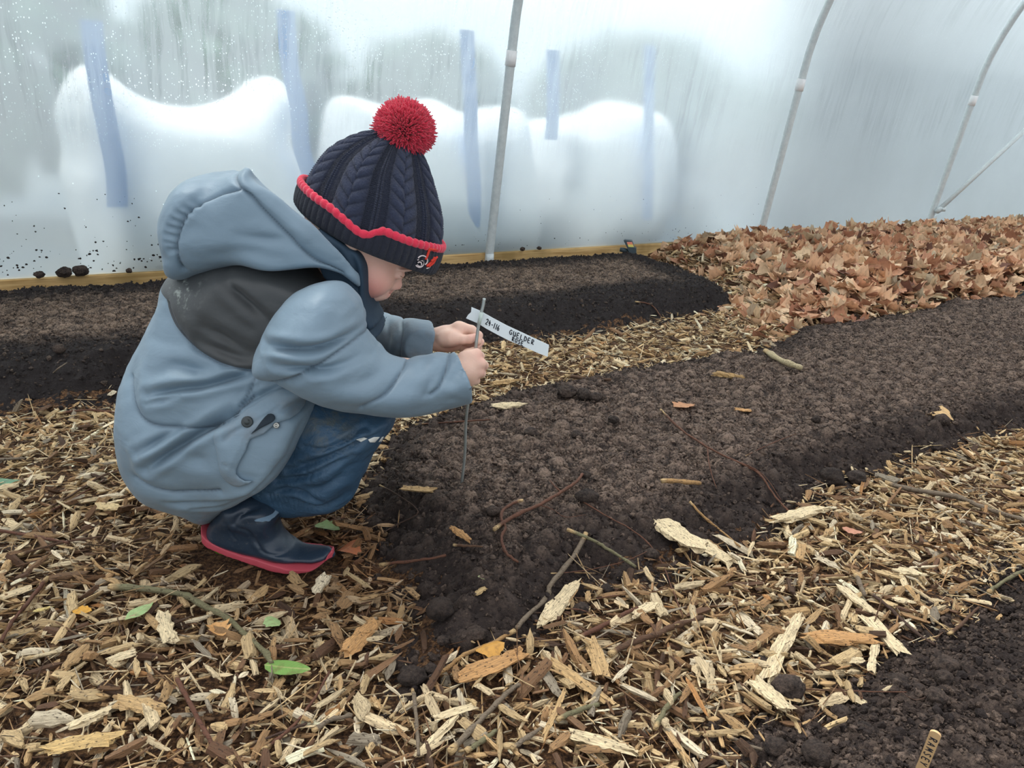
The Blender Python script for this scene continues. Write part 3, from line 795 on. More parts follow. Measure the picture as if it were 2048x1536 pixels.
def b_tor(s, h):
    v = pbox(s, YC-.19, YC+.19, h); v.inflate(s, YC, Wt, Dt, k=.004, p=2.6); return v.mesh()
V, Fq = b_tor(fit(TOR, YC-.03, b_tor, fixed={k: YC-.118 for k in range(12, 18)}), .0023); V = relax(V, Fq, 2)
YS = YC-.14
quilt_t = [[(230, 770), (254, 807), (274, 831), (308, 845), (352, 849), (390, 849), (417, 846), (450, 835), (478, 818), (505, 790)],
           [(270, 955), (298, 968), (335, 979), (376, 982), (417, 977), (450, 967)],
           [(298, 622), (312, 648), (335, 675), (376, 706), (430, 733), (471, 743), (498, 747), (525, 744)]]
folds_t = [([(292, 792), (352, 779), (403, 774), (457, 760), (500, 748)], .008, .005),
           ([(291, 809), (335, 799), (360, 792)], .004, .004),
           ([(300, 930), (325, 913), (352, 895), (390, 868), (430, 841), (470, 822)], .010, .006),
           ([(285, 899), (329, 872), (362, 855)], .005, .005), ([(340, 735), (380, 745), (420, 752)], .003, .006),
           ([(430, 560), (460, 590), (500, 625), (530, 650)], .005, .007), ([(400, 660), (450, 690), (490, 715)], .004, .008), ([(385, 690), (440, 712), (500, 730)], .003, .006),
           ([(508, 753), (498, 784), (481, 811)], .002, .002), ([(488, 805), (530, 785), (566, 772)], .004, .003),
           ([(330, 1005), (390, 1008), (440, 1000), (500, 975)], .003, .004), ([(380, 1020), (440, 1012), (520, 965), (570, 905)], .003, .003),
           ([(605, 830), (590, 870), (560, 925), (520, 968)], .0028, .0022), ([(618, 800), (580, 812), (545, 828)], .003, .003),
           ([(300, 760), (340, 740), (400, 742)], .003, .009), ([(380, 900), (410, 905), (440, 900)], .003, .01)]
# puffs
V, dq = near_deform(V, Fq, YS, quilt_t, folds_t, .010, .022, seed=3)
P = V[:, [0, 2]]
YOKE = [(200, 480), (322, 560), (298, 622), (312, 648), (335, 675), (376, 706), (430, 733), (471, 743), (498, 747), (560, 742), (640, 700), (720, 640), (760, 640), (760, 480)]
yk_poly = smooth_line(xz([(296, 618), (312, 648), (335, 675), (376, 706), (430, 733), (471, 743), (498, 747), (560, 744), (660, 730), (720, 640)], YS), 5)
yk_poly = np.concatenate([yk_poly, xz([(745, 600), (760, 400), (200, 400), (240, 590)], YS)])
yoke = -poly_sd(P, yk_poly)
sidedist = poly_dist(P, smooth_line(xz([(508, 753), (498, 784), (481, 811)], YS), 4), False)
seamA = np.exp(-(dq/.0013)**2)+.6*np.exp(-(sidedist/.0011)**2)
hem = xz([(430, 1050)], YS)[0]
dirt = sstep(.16, .02, V[:, 2])*1.0+.0
sme = np.exp(-((P-xz([(334, 590)], YS)[0])**2).sum(1)/.02**2)
A = {'yoke': ('FLOAT', yoke), 'seam': ('FLOAT', seamA), 'dirt': ('FLOAT', dirt), 'smear': ('FLOAT', sme)}
jacket = part('jacket', V, Fq, M_SHELL, child, attrs=A)
def zero_attrs(n, seam=None, dirt=0.0):
    return {'yoke': ('FLOAT', np.full(n, -1.0)), 'seam': ('FLOAT', seam if seam is not None else np.zeros(n)), 'dirt': ('FLOAT', np.full(n, dirt)), 'smear': ('FLOAT', np.zeros(n))}

# ---- pocket flap on the near side
from mathutils.bvhtree import BVHTree
def bvh(V, Fq): return BVHTree.FromPolygons([tuple(map(float, p)) for p in V], [tuple(map(int, f)) for f in Fq])
_torso = bvh(V, Fq)
def surf_hit(px, py, cloud=None, lift=0.0):
    d = ray(px, py); d = d/np.linalg.norm(d); T_ = cloud or _torso
    h = T_.ray_cast(Vector(CAM), Vector(d))
    if h[0] is None:
        h = T_.find_nearest(Vector(CAM+d*(.92/d[1])))
    return np.array(h[0])-d*lift
def patch(name, outline_px, thick, mat, parent, cloud=None, lift=.002, res=26, puff=.004, folds=(), attrs=None, waves=0.0, seed=0, sn=4):
    "a stitched-on cloth piece following the surface below, outline traced in side view"
    poly = smooth_line(outline_px, sn, True) if sn > 1 else np.asarray(outline_px, float); lo = poly.min(0); hi = poly.max(0); st = max(hi-lo)/res
    n = int((hi[0]-lo[0])/st)+2; m = int((hi[1]-lo[1])/st)+2
    gx = lo[0]+np.arange(n)*st; gy = lo[1]+np.arange(m)*st; XX, YY = np.meshgrid(gx, gy, indexing='ij'); Q = np.stack([XX.ravel(), YY.ravel()], 1)
    ins = poly_sd(Q, poly); ins_pts = Q[ins < -st*.45]
    from mathutils.geometry import delaunay_2d_cdt
    bpts = [tuple(p) for p in (poly[::2] if sn > 1 else poly)]; nb = len(bpts); allp = bpts+[tuple(p) for p in ins_pts]
    vs, es, fs, _, _, _ = delaunay_2d_cdt([Vector(p) for p in allp], [], [list(range(nb))], 1, 1e-5)
    top = []; bot = []
    vs = np.array([(p.x, p.y) for p in vs]); sd = -poly_sd(vs, poly)
    fd = np.zeros(len(vs))
    for pts, dep, wid in folds: fd -= dep*np.exp(-(poly_dist(vs, smooth_line(pts, 4), False)/wid)**2)
    for i, (x, y) in enumerate(vs):
        p = surf_hit(x, y, cloud); d = (p-CAM)/np.linalg.norm(p-CAM)
        hgt = lift+thick+puff*min(1, sd[i]/14)+fd[i]+waves*sin(x*.35+seed)*cos(y*.22)
        top.append(p-d*hgt); bot.append(p-d*(-.002))
    nv = len(vs); fs = [tuple(f) for f in fs]
    Vt = np.array(top+bot)
    edges = {}
    for f in fs:
        for a, b in zip(f, f[1:]+f[:1]): edges[(a, b)] = 1
    F2 = list(fs)+[tuple(i+nv for i in f[::-1]) for f in fs]+[(b, a, a+nv, b+nv) for (a, b) in edges if (b, a) not in edges]
    ca = F2[0]; nn = np.cross(Vt[ca[1]]-Vt[ca[0]], Vt[ca[2]]-Vt[ca[0]])
    if nn@(CAM-Vt[ca[0]]) < 0: F2 = [f[::-1] for f in F2]
    return part(name, Vt, F2, mat, parent, attrs=attrs(2*nv) if attrs else None)
M_DARKIN = m_cloth('pocket_hole_shade', lin(46, 54, 62), lin(30, 34, 40), .8, spec=.1)
patch('pocket', [(427, 880), (429, 864), (446, 845), (488, 822), (530, 796), (566, 775), (596, 786), (612, 800), (600, 822), (578, 838), (552, 846), (527, 868), (500, 878), (492, 900), (478, 925), (472, 948), (490, 962), (505, 962), (478, 974), (457, 967), (440, 946), (434, 909)],
      .0025, M_SHELL, jacket, puff=.003, res=44, folds=[([(450, 880), (470, 862), (520, 838), (560, 812)], .002, 4), ([(445, 930), (460, 935), (475, 936)], .0015, 3), ([(450, 870), (447, 900), (452, 930)], .0012, 4)], attrs=lambda n: zero_attrs(n, dirt=.5))
patch('pocket_opening', [(512, 857), (522, 843), (536, 828), (547, 829), (550, 838), (542, 846), (522, 856), (502, 868)], .0022, M_DARKIN, jacket, lift=.0075, puff=.0, res=14)  # dark patch on the surface stands in for the shaded hole
M_SNAP = m_plain('dark_snap', lin(52, 58, 60), .35, .5, .3)
M_STEEL = m_plain('nickel_snap', lin(170, 170, 165), .3, .5, .9)
def disc(name, px, py, r, mat, parent, lift, cloud=None, hgt=.002, aspect=.8):
    p = surf_hit(px, py, cloud); d = (CAM-p)/np.linalg.norm(CAM-p); n = (d+np.array([-.15, -.2, .1])); n /= np.linalg.norm(n)
    a = np.cross(n, [0, 0, 1.0]); a /= np.linalg.norm(a); b = np.cross(n, a); V = []; prof = [(0, 1.0), (.45, 1.0), (.5, .6), (.8, .9), (1.0, .5), (1.0, -.8)]
    for rr, hh in prof:
        for k in range(20):
            V.append(p+n*(lift+hh*hgt)+(a*cos(k*pi/10)+b*sin(k*pi/10))*rr*r)
    f = [(i*20+k, i*20+(k+1) % 20, (i+1)*20+(k+1) % 20, (i+1)*20+k) for i in range(len(prof)-1) for k in range(20)]
    return part(name, V, f, mat, parent)
disc('snap_button', 497, 844, .0066, M_SNAP, jacket, .0075)
disc('snap_socket', 554, 851, .0035, M_STEEL, jacket, .004)

# ---- hood
HOOD = [(347, 549), (328, 508), (319, 460), (330, 420), (348, 388), (380, 362), (415, 350), (452, 349), (466, 334), (480, 322), (503, 333), (545, 364), (590, 402), (640, 447), (684, 494), (707, 540), (723, 590), (722, 622), (705, 596), (668, 562), (620, 542), (560, 532), (500, 532), (440, 540), (390, 553)]
hx0 = PY(600, 500, YC-.1)[0]; hx1 = PY(715, 560, YC-.1)[0]
def hW(X, Z): return .128-.036*sstep(hx0, hx1, X)
dx0_, dx1_ = PY(430, 400, YC-.1)[0], PY(560, 400, YC-.1)[0]
def Dh(X, Z): return .055-.043*sstep(dx0_, dx1_, X)
def b_hood(s, h):
    v = pbox(s, YC-.16, YC+.16, h); v.inflate(s, YC, hW, Dh, k=.004, p=3.2); return v.mesh()
YR_ = YC-.112
hs = fit(HOOD, YC-.05, b_hood, fixed={k: YR_ for k in range(8, 21)})
inner = xz([(490, 358), (530, 392), (600, 452), (655, 505), (695, 556), (716, 606), (800, 700), (900, 500), (700, 250), (500, 290)], YR_)
v = pbox(hs, YC-.16, YC+.16, .0023); v.inflate(hs, YC, hW, Dh, k=.004, p=3.2)
v.inflate(inner, YC, lambda X, Z: hW(X, Z)-.018, .012, k=.006, mode='sub', p=4)
_p0 = PY(484, 316, YR_); _p1 = PY(712, 533, YR_); _n = np.cross(_p1-_p0, _p0-CAM); _n = _n if _n[2] > 0 else -_n; v.half(_p0, _n/np.linalg.norm(_n)+np.array([0, .12, 0]))
V, Fq = v.mesh(); V = relax(V, Fq, 2)
YH = YC-.125
band = [(449, 350), (476, 371), (501, 390), (528, 421), (569, 462), (605, 497), (640, 530), (672, 556)]
pan = [(359, 546), (354, 522), (353, 481), (364, 442), (378, 418), (402, 399), (441, 381), (479, 375)]
outer = [(337, 511), (334, 475), (345, 440), (364, 412), (391, 393), (420, 380)]
ruch = [([(336+6*0, 505-0), (352, 500)], .003, .003)]
for a_, b_ in (((336, 498), (352, 503)), ((335, 486), (352, 492)), ((335, 470), (353, 476)), ((339, 455), (357, 460)), ((346, 440), (363, 449)), ((355, 426), (371, 436)), ((366, 414), (382, 424)), ((382, 400), (396, 410))):
    ruch.append(([a_, ((a_[0]+b_[0])/2, (a_[1]+b_[1])/2-1), b_], .0045, .0028))
ruch += [([(360, 425), (400, 385), (440, 368)], .002, .006), ([(480, 470), (540, 478), (585, 480)], .0025, .006), ([(400, 520), (480, 500), (560, 505)], .002, .01), ([(500, 392), (496, 386), (489, 382)], .002, .003), ([(520, 350), (560, 392), (610, 432), (660, 480), (700, 530)], .0012, .008)]
V, dq = near_deform(V, Fq, YH, [band, pan], ruch, .008, .016, seed=6)
hood = part('hood', V, Fq, M_SHELL, jacket, attrs=zero_attrs(len(V), .8*np.exp(-(dq/.0013)**2)))

# ---- sleeves
SLV = [(650, 568), (610, 580), (578, 600), (548, 640), (526, 680), (513, 712), (512, 742), (525, 758), (560, 773), (610, 794), (655, 810), (700, 823), (745, 829), (800, 830), (850, 826), (905, 812), (960, 800), (990, 770), (975, 700), (900, 704), (850, 709), (800, 712), (768, 700), (745, 668), (735, 640), (722, 610), (700, 582), (675, 568)]
YSL = YC-.125
xc0 = PY(660, 700, YSL)[0]; xc1 = PY(940, 750, YSL)[0]
def ynear(X, Z): return (YSL-.012)+sstep(xc0, xc1, X)*.062
def Wn(X, Z): return .072-.022*sstep(xc0, xc1, X)
cm = PY(935, 752, YSL+.05)
def b_slv(s, h):
    v = pbox(s, YC-.22, YC+.05, h); v.inflate(s, ynear, Wn, .055, k=.003); return v.mesh()
ss_ = fit(SLV, YSL-.01, b_slv)
v = pbox(ss_, YC-.22, YC+.05, .0022); v.inflate(ss_, ynear, Wn, .055, k=.003)
a = PY(917, 706, YSL+.03); b = PY(938, 790, YSL+.03); n = np.array([-(b-a)[2], .30*np.linalg.norm(b-a), (b-a)[0]]); n = n if n[0] > 0 else -n
v.half(a, n); v.cap(cm-np.array([.05, 0, .0]), cm+np.array([.06, 0.02, .0]), .021, .021, k=.003, mode='sub')
V, Fq = v.mesh(); V = relax(V, Fq, 2)
V, dq = near_deform(V, Fq, YSL-.05,
    [[(540, 772), (562, 763), (623, 730), (674, 702), (720, 682), (745, 672)], [(796, 704), (798, 743), (783, 779), (757, 803), (723, 822)], [(862, 700), (880, 732), (882, 764), (873, 796), (858, 815)]],
    [([(538, 684), (589, 681), (640, 682), (680, 677), (725, 662)], .009, .005), ([(569, 716), (623, 722), (674, 724), (715, 718)], .006, .005), ([(734, 722), (752, 712), (768, 708), (784, 716)], .007, .004),
     ([(805, 708), (830, 728), (839, 745), (833, 762)], .008, .006), ([(590, 755), (612, 742), (640, 735)], .003, .004), ([(700, 640), (722, 655), (740, 672)], .005, .005), ([(860, 704), (878, 715), (900, 738)], .003, .004),
     ([(640, 575), (690, 590), (715, 620), (730, 650)], .003, .005), ([(560, 640), (600, 625), (640, 622)], .002, .01), ([(700, 760), (740, 760), (770, 748)], .003, .007), ([(895, 790), (915, 770), (925, 740)], .003, .006), ([(840, 770), (850, 790), (846, 810)], .003, .005)], .009, .018, seed=9)
part('sleeve', V, Fq, M_SHELL, jacket, attrs=zero_attrs(len(V), .8*np.exp(-(dq/.0012)**2)))

# far sleeve
YF = YC+.09
FSL = [(700, 622), (745, 626), (790, 630), (830, 638), (870, 648), (905, 665), (900, 712), (850, 722), (800, 724), (750, 720), (700, 700)]
fx0_, fx1_ = PY(750, 680, YF)[0], PY(860, 680, YF)[0]
def b_fs(s, h):
    v = pbox(s, YF-.09, YF+.09, h); v.inflate(s, lambda X, Z: YF+.012-.075*sstep(fx0_, fx1_, X), .042, .034, k=.003); return v if h < .003 else v.mesh()
v = b_fs(fit(FSL, YF-.02, b_fs), .0025)
a = PY(860, 648, YF-.05); b = PY(851, 705, YF-.05); n = np.array([-(b-a)[2], .30*np.linalg.norm(b-a), (b-a)[0]]); n = n if n[0] > 0 else -n; v.half(a, n)
cmf = PY(856, 678, YF-.062); v.cap(cmf+np.array([-.014, .009, 0]), cmf+np.array([.05, -.01, 0]), .0160, .0165, k=.003, mode='sub')
V, Fq = v.mesh(); V = relax(V, Fq, 2)
V, dq = near_deform(V, Fq, YF-.04, [[(800, 630), (806, 660), (800, 712)]], [([(770, 640), (780, 670), (775, 700)], .003, .006)], .005, .015, seed=12)
part('sleeve', V, Fq, M_SHELL, jacket, attrs=zero_attrs(len(V), dirt=.6))

# ---- stand collar and inner layers at the throat
M_COLL = m_cloth('dark_teal_lining', lin(44, 62, 78), lin(34, 44, 58), .7, spec=.2)
M_GREEN = m_cloth('dark_green_fleece', lin(48, 74, 64), lin(36, 58, 50), .9, spec=.1)
def flatvol(name, pts, Y, W, D, mat, parent, h=.0025, folds=(), seed=2, attrs=False, na=.0015, Yt=None):
    s = smooth_line(xz(pts, Yt or Y), 4, True); lo = s.min(0); hi = s.max(0)
    yc = Y if not callable(Y) else YC
    v = Vol.box((lo[0]-.015, yc-.18, lo[1]-.015), (hi[0]+.015, yc+.18, hi[1]+.015), h)
    v.inflate(s, Y, W, D, k=.003, blur=0); V, Fq = v.mesh(); V = relax(V, Fq, 3)
    wv = W if not callable(W) else .05
    V, dq = near_deform(V, Fq, yc-wv*.8, [], folds, seed=seed, noise_a=na)
    return part(name, V, Fq, mat, parent, attrs=zero_attrs(len(V)) if attrs else None), V
flatvol('inner_collar', [(628, 462), (660, 470), (694, 492), (716, 506), (727, 530), (731, 562), (730, 592), (734, 625), (748, 650), (760, 660), (752, 655), (738, 668), (722, 660), (715, 620), (700, 592), (655, 568), (636, 540)], YC-.032, .047, .005, M_COLL, jacket, Yt=YC-.076, folds=[([(700, 500), (714, 530), (718, 570), (724, 615)], .004, .004), ([(680, 500), (705, 540)], .003, .004)])
flatvol('zip_guard', [(722, 560), (733, 585), (745, 620), (760, 652), (764, 661), (757, 668), (744, 662), (731, 628), (718, 590)], YC-.02, .074, .012, M_COLL, jacket, folds=[([(735, 590), (748, 640)], .003, .003)])
flatvol('green_piping', [(728, 596), (734, 600), (744, 630), (750, 652), (746, 654), (737, 632)], YC-.024, .074, .006, M_GREEN, jacket, h=.002)
flatvol('hood_edge', [(700, 545), (718, 560), (730, 590), (735, 606), (732, 650), (734, 668), (727, 655), (722, 615), (712, 590)], YC-.035, .074, .014, M_SHELL, jacket, attrs=True, folds=[([(722, 605), (730, 602), (737, 600)], .003, .002)])
flatvol('collar_roll', [(722, 628), (733, 632), (735, 645), (732, 662), (724, 664), (720, 650)], YC-.06, .052, .012, M_COLL, jacket)

# ---- trousers
t = NT('waterproof_trousers'); tco = t.add('ShaderNodeTexCoord').outputs['Object']
n1 = t.noise(tco, 12, 4, .6); mud = t.math('MULTIPLY', t.ramp(t.noise(tco, 45, 5, .7), [(.45, 0.0), (.66, 1.0)]), t.attr('dirt').outputs['Fac'])
c = t.mix(n1, lin(46, 72, 96), lin(62, 92, 118)); c = t.mix(mud, c, lin(112, 108, 86))
h = t.math('ADD', t.math('MULTIPLY', t.noise(tco, 60, 4, .6, .5), 1.0), t.math('MULTIPLY', t.noise(tco, 900, 2), .08))
M_TROU = t.fin(c, .5, t.bump(h, .003, .9), .35)
TR = [(560, 790), (640, 780), (740, 800), (786, 822), (786, 846), (770, 872), (748, 905), (730, 942), (712, 978), (690, 1006), (665, 1024), (630, 1030), (590, 1036), (555, 1030), (515, 1008), (500, 985), (500, 940), (490, 900), (500, 840)]
YT = YC-.075
tr_folds = [([(548, 968), (600, 955), (660, 925), (705, 905)], .004, .004), ([(575, 945), (640, 915), (700, 890), (760, 872)], .005, .005), ([(600, 985), (660, 965), (700, 935)], .003, .006),
            ([(610, 890), (650, 890), (700, 872), (730, 862)], .004, .003), ([(690, 880), (712, 862), (728, 856), (740, 864)], .005, .003), ([(640, 830), (690, 835), (720, 850)], .002, .008), ([(600, 925), (620, 940), (625, 955)], .002, .003),
            ([(530, 1000), (580, 985), (640, 1000)], .004, .004), ([(590, 1010), (640, 1022), (690, 1000)], .004, .006)]
for k in range(11):
    x = 528+k*9.5; tr_folds.append(([(x, 998+k*1.0), (x+4, 1010+k*1.2), (x+6, 1026+k*.8)], .0028, .0016))
zt0 = xz([(600, 1035)], YT)[0][1]
tx0, tx1 = PY(560, 900, YT)[0], PY(690, 900, YT)[0]
wt = lambda X, Z: (.050+.016*sstep(zt0, zt0+.1, Z))*(.60+.40*sstep(tx0, tx1, X))
def b_tr(s, h):
    v = pbox(s, YC-.17, YC+.04, h); v.inflate(s, YT, wt, .05, k=.004); return v.mesh()
s = fit(TR, YT-.01, b_tr); lo = s.min(0); hi = s.max(0)
v = Vol.box((PY(330, 800, YC)[0], YC-.17, lo[1]-.02), (hi[0]+.02, YC+.20, hi[1]+.04), .0025)
v.inflate(s, YT, wt, .05, k=.004)
s2 = s+np.array([-.045, .0]); v.inflate(s2*1.0, YC+.085, wt, .05, k=.004)
hips = xz([(420, 760), (560, 770), (600, 860), (560, 950), (470, 990), (380, 960), (330, 880), (350, 800)], YC); v.inflate(smooth_line(hips, 3, True), YC, .10, .07, k=.02)
V, Fq = v.mesh(); V = relax(V, Fq, 2)
V, dq = near_deform(V, Fq, YT-.05, [], tr_folds, seed=21, noise_a=.003)
P = V[:, [0, 2]]; dmud = np.exp(-((P-xz([(655, 850)], YT-.05)[0])**2).sum(1)/.035**2)*.6
tr = part('trousers', V, Fq, M_TROU, child, attrs={'dirt': ('FLOAT', np.clip(dmud, 0, 1))})
_trcloud = bvh(V, Fq)
M_REFL = m_plain('silver_reflective', lin(228, 230, 226), .35, .6)
for k, q in enumerate([[(712, 879), (728, 875), (735, 877), (722, 884)], [(736, 879), (748, 874), (760, 874), (750, 885), (740, 885)], [(757, 884), (764, 874), (768, 873), (763, 884)]]):
    patch('reflective_strip', [q[0], ((q[0][0]+q[1][0])/2, (q[0][1]+q[1][1])/2), q[1], ((q[1][0]+q[2][0])/2, (q[1][1]+q[2][1])/2), q[2], *q[3:]], .0006, M_REFL, tr, cloud=_trcloud, lift=.0012, puff=0, res=8, sn=1)

# ---- wellington boots
t = NT('navy_rubber'); tco = t.add('ShaderNodeTexCoord').outputs['Object']
n1 = t.noise(tco, 30, 4, .7); dust = t.ramp(t.noise(tco, 300, 3, .7), [(.62, 0.0), (.72, 1.0)])
c = t.mix(n1, lin(28, 42, 58), lin(48, 62, 78)); c = t.mix(t.math('MULTIPLY', dust, .35), c, lin(120, 118, 110))
M_RUB = t.fin(c, .36, t.bump(n1, .0012, .6), .5)
t = NT('red_sole_rubber'); tco = t.add('ShaderNodeTexCoord').outputs['Object']; zz = t.attr('mud').outputs['Fac']
mudm = t.math('MULTIPLY', t.ramp(t.noise(tco, 90, 5, .7), [(.4, 0.0), (.55, 1.0)]), zz)
M_SOLE = t.fin(t.mix(mudm, t.mix(t.noise(tco, 25, 3), lin(172, 62, 76), lin(188, 82, 94)), lin(62, 46, 40)), .5, t.bump(t.noise(tco, 120, 3), .001, .6), .4)
UP = [(414, 1064), (425, 1040), (440, 1020), (452, 990), (530, 985), (566, 1020), (563, 1040), (572, 1062), (598, 1084), (630, 1094), (656, 1099), (664, 1106), (665, 1112), (640, 1117), (600, 1121), (560, 1122), (500, 1112), (440, 1092), (412, 1078)]
SO = [(404, 1064), (413, 1068), (440, 1083), (500, 1103), (560, 1115), (600, 1117), (640, 1113), (664, 1103), (667, 1108), (662, 1120), (650, 1129), (610, 1138), (560, 1139), (520, 1133), (490, 1122), (460, 1115), (422, 1105), (398, 1096), (390, 1082)]
YB = YC-.088
bx0, bx1 = PY(402, 1080, YB)[0], PY(665, 1110, YB)[0]
def foot_w(X, scale=1.0):
    u = np.clip((X-bx0)/(bx1-bx0), 0, 1)
    return scale*np.interp(u, [0, .08, .25, .45, .7, .88, .97, 1.0], [.017, .026, .030, .029, .037, .034, .022, .012])
yaw = -.10
def foot_y(X, Z): return YB+(X-(bx0+bx1)/2)*yaw
boots = []
ank = PY(500, 1060, YB)[2]
def upW(X, Z): return np.where(Z > ank, np.minimum(foot_w(X, .97)+.008*sstep(ank, ank+.03, Z), .036), foot_w(X, .96))
def b_up(s, h):
    v = pbox(s, YB-.07, YB+.07, min(h, .003)); v.inflate(s, foot_y, upW, .016, k=.003); return v.mesh()
def b_so(s, h):
    v = pbox(s, YB-.07, YB+.07, min(h, .003)); v.inflate(s, foot_y, lambda X, Z: foot_w(X, 1.10)+.0012, .006, k=.002, blur=0, p=4); return v.mesh()
su0 = fit(UP, YB-.01, b_up, win=6)
for side, dy, dx in ((0, 0, 0), (1, .15, -.085)):
    su = su0+np.array([dx, 0])
    lo = su.min(0); hi = su.max(0)
    yy = (lambda X, Z, dy=dy, dx=dx: foot_y(X-dx, Z)+dy)
    v = Vol.box((lo[0]-.02, YB+dy-.07, lo[1]-.02), (hi[0]+.02, YB+dy+.07, hi[1]+.02), .0018)
    v.inflate(su, yy, lambda X, Z, dx=dx: upW(X-dx, Z)+.0012, .016, k=.003)
    V, Fq = v.mesh(); V = relax(V, Fq, 1)
    V, dq = near_deform(V, Fq, YB+dy-.03, [], [([(455, 1046), (460, 1065), (468, 1080)], .0018, .0022), ([(470, 1045), (490, 1022), (530, 1018), (555, 1030)], .004, .004), ([(480, 1052), (500, 1062), (512, 1085), (530, 1105)], .002, .003), ([(520, 1100), (570, 1112), (640, 1108)], .0012, .0016), ([(545, 1020), (552, 1045), (560, 1065)], .0018, .0022)], seed=31, noise_a=.0012)
    bt = part('boot', V, Fq, M_RUB, child)
    tpx = [(401, 1070), (406, 1066), (414, 1071), (440, 1085), (500, 1104), (560, 1115), (600, 1117), (640, 1112), (660, 1105), (666, 1107)]
    bpx = [(401, 1084), (406, 1096), (425, 1104), (460, 1114), (490, 1122), (520, 1132), (560, 1139), (610, 1138), (645, 1131), (660, 1122), (666, 1113)]
    ns = 90; V = []; ring = [(cos(a), sin(a)) for a in np.linspace(0, 2*pi, 36, endpoint=False)]
    for k in range(ns):
        u = .5-.5*cos(pi*k/(ns-1)); xp = 404+268*u
        yt = np.interp(xp, [a for a, b in tpx], [b for a, b in tpx]); yb = np.interp(xp, [a for a, b in bpx], [b for a, b in bpx])
        X = PY(xp, yb, YB)[0]; zt_ = PY(xp, yt+1+10*float(sstep(560, 650, xp)), YB-.018)[2]; zb_ = PY(xp, yb, YB-.026)[2]
        w = float(foot_w(X, 1.0))*.95+.0012; w *= min(1, sqrt(max(0, 1-(2*u-1)**2))*2.6+.02); yc_ = float(foot_y(X, 0))+dy
        for c_, s_ in ring:
            ex = .32; cc = np.sign(c_)*abs(c_)**ex; sv_ = np.sign(s_)*abs(s_)**ex; t_ = .5+.5*sv_
            gr = 1-.05*np.exp(-((t_-.55)/.10)**2)+.02*(1-t_)
            V.append((X+dx, yc_+cc*w*gr, zb_+(zt_-zb_)*t_+(.0008*sin(k*1.7) if t_ < .1 else 0)))
    V = np.array(V); Fq = grid_faces(ns, 36)
    caps = [tuple(range(36)), tuple((ns-1)*36+q for q in range(36))[::-1]]
    part('sole', V, [tuple(map(int, f))[::-1] for f in Fq]+[c[::-1] for c in caps], M_SOLE, bt, attrs={'mud': ('FLOAT', .8*sstep(.014, .0, V[:, 2]))})
    boots.append(bt)
# frayed sock showing at the boot top
M_SOCK = m_cloth('pale_blue_sock', lin(124, 148, 168), lin(80, 104, 126), .9, bump=.002, scale=400)
flatvol('sock', [(514, 1021), (524, 1016), (542, 1018), (556, 1025), (550, 1030), (530, 1028), (516, 1027)], YB-.012, .03, .006, M_SOCK, child, h=.002, na=.004)
# ================================================================== hat
YHAT = YC
M_KNIT = None
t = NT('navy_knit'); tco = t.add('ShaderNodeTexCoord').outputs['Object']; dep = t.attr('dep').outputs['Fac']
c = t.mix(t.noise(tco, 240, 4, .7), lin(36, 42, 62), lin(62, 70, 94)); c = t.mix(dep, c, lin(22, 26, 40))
M_KNIT = t.fin(c, .95, t.bump(t.math('ADD', t.noise(tco, 900, 4, .7), t.noise(t.map(tco, (1, 1, 1)), 350, 2)), .0016, .9), .1, Sheen_Weight=.15, Sheen_Roughness=.6)
t = NT('red_yarn'); tco = t.add('ShaderNodeTexCoord').outputs['Object']
M_RED = t.fin(t.mix(t.noise(tco, 200, 3), lin(196, 30, 58), lin(232, 66, 92)), .9, t.bump(t.noise(tco, 900, 3), .001, .8), .15, Sheen_Weight=.4)
M_KNIT2 = M_KNIT.copy(); M_KNIT2.name = 'dark_ribbed_knit'
for n_ in M_KNIT2.node_tree.nodes:
    if n_.type == 'MIX' and not n_.inputs[6].is_linked: n_.inputs[6].default_value = (*lin(26, 28, 40), 1); n_.inputs[7].default_value = (*lin(44, 48, 62), 1)
O = PY(745, 458, YHAT); _a = PY(745+30, 458-95.4, YHAT)-O; a_ax = _a/np.linalg.norm(_a)
b_ax = PY(745+95.4, 458+30, YHAT)-O; b_ax -= a_ax*(b_ax@a_ax); b_ax /= np.linalg.norm(b_ax); c_ax = np.array([0, -1.0, 0])
SP = np.linalg.norm(PY(845, 458, YHAT)-O)/100.0
hat = part('hat', np.zeros((0, 3)), [], None, child) if False else None
prof_a = [-6, 30, 72, 118, 157, 180, 190, 194]; prof_c = [-4, -6, -10, -16, -13, -9, -7, -7]; prof_R = [141, 142, 132, 108, 75, 44, 22, 0.5]
pp = smooth_line(np.array([prof_a, prof_c, prof_R]).T, 24)
seg = np.concatenate([[0], np.cumsum(np.linalg.norm(np.diff(pp[:, [0, 2]], axis=0), axis=1))])
NU, NV = 560, 190
tt_ = np.linspace(0, seg[-1], NV); A_ = np.interp(tt_, seg, pp[:, 0]); C_ = np.interp(tt_, seg, pp[:, 1]); R_ = np.interp(tt_, seg, pp[:, 2])
WY = .80
th_ = np.arange(NU)*2*pi/NU
NC = 8
u = (th_/(2*pi)*NC+.18) % 1.0
TH, TT = np.meshgrid(u, tt_, indexing='ij')
cc_ = (TH-.5)/.30; incab = np.clip(1-cc_**2, 0, 1)
ph = TT/26.0-np.abs(cc_)*.75+np.where(cc_ > 0, .5, 0)
lobe = np.abs(np.sin(pi*ph))**.6
Hc = incab**.5*(.35+.65*lobe)*(np.abs(cc_) < 1)*(1-.25*np.exp(-(cc_/.08)**2))
du = np.minimum(TH, 1-TH)
rib = np.exp(-((du-.032)/.016)**2)*(.75+.25*np.sin(TT*1.4))
purl = .16*np.sin(TT*1.5+np.floor(TH*36)*pi)*np.cos(TH*36*2*pi)*(np.abs(cc_) > 1)
fade = np.clip((R_-2)/40, 0.0, 1)[None, :]
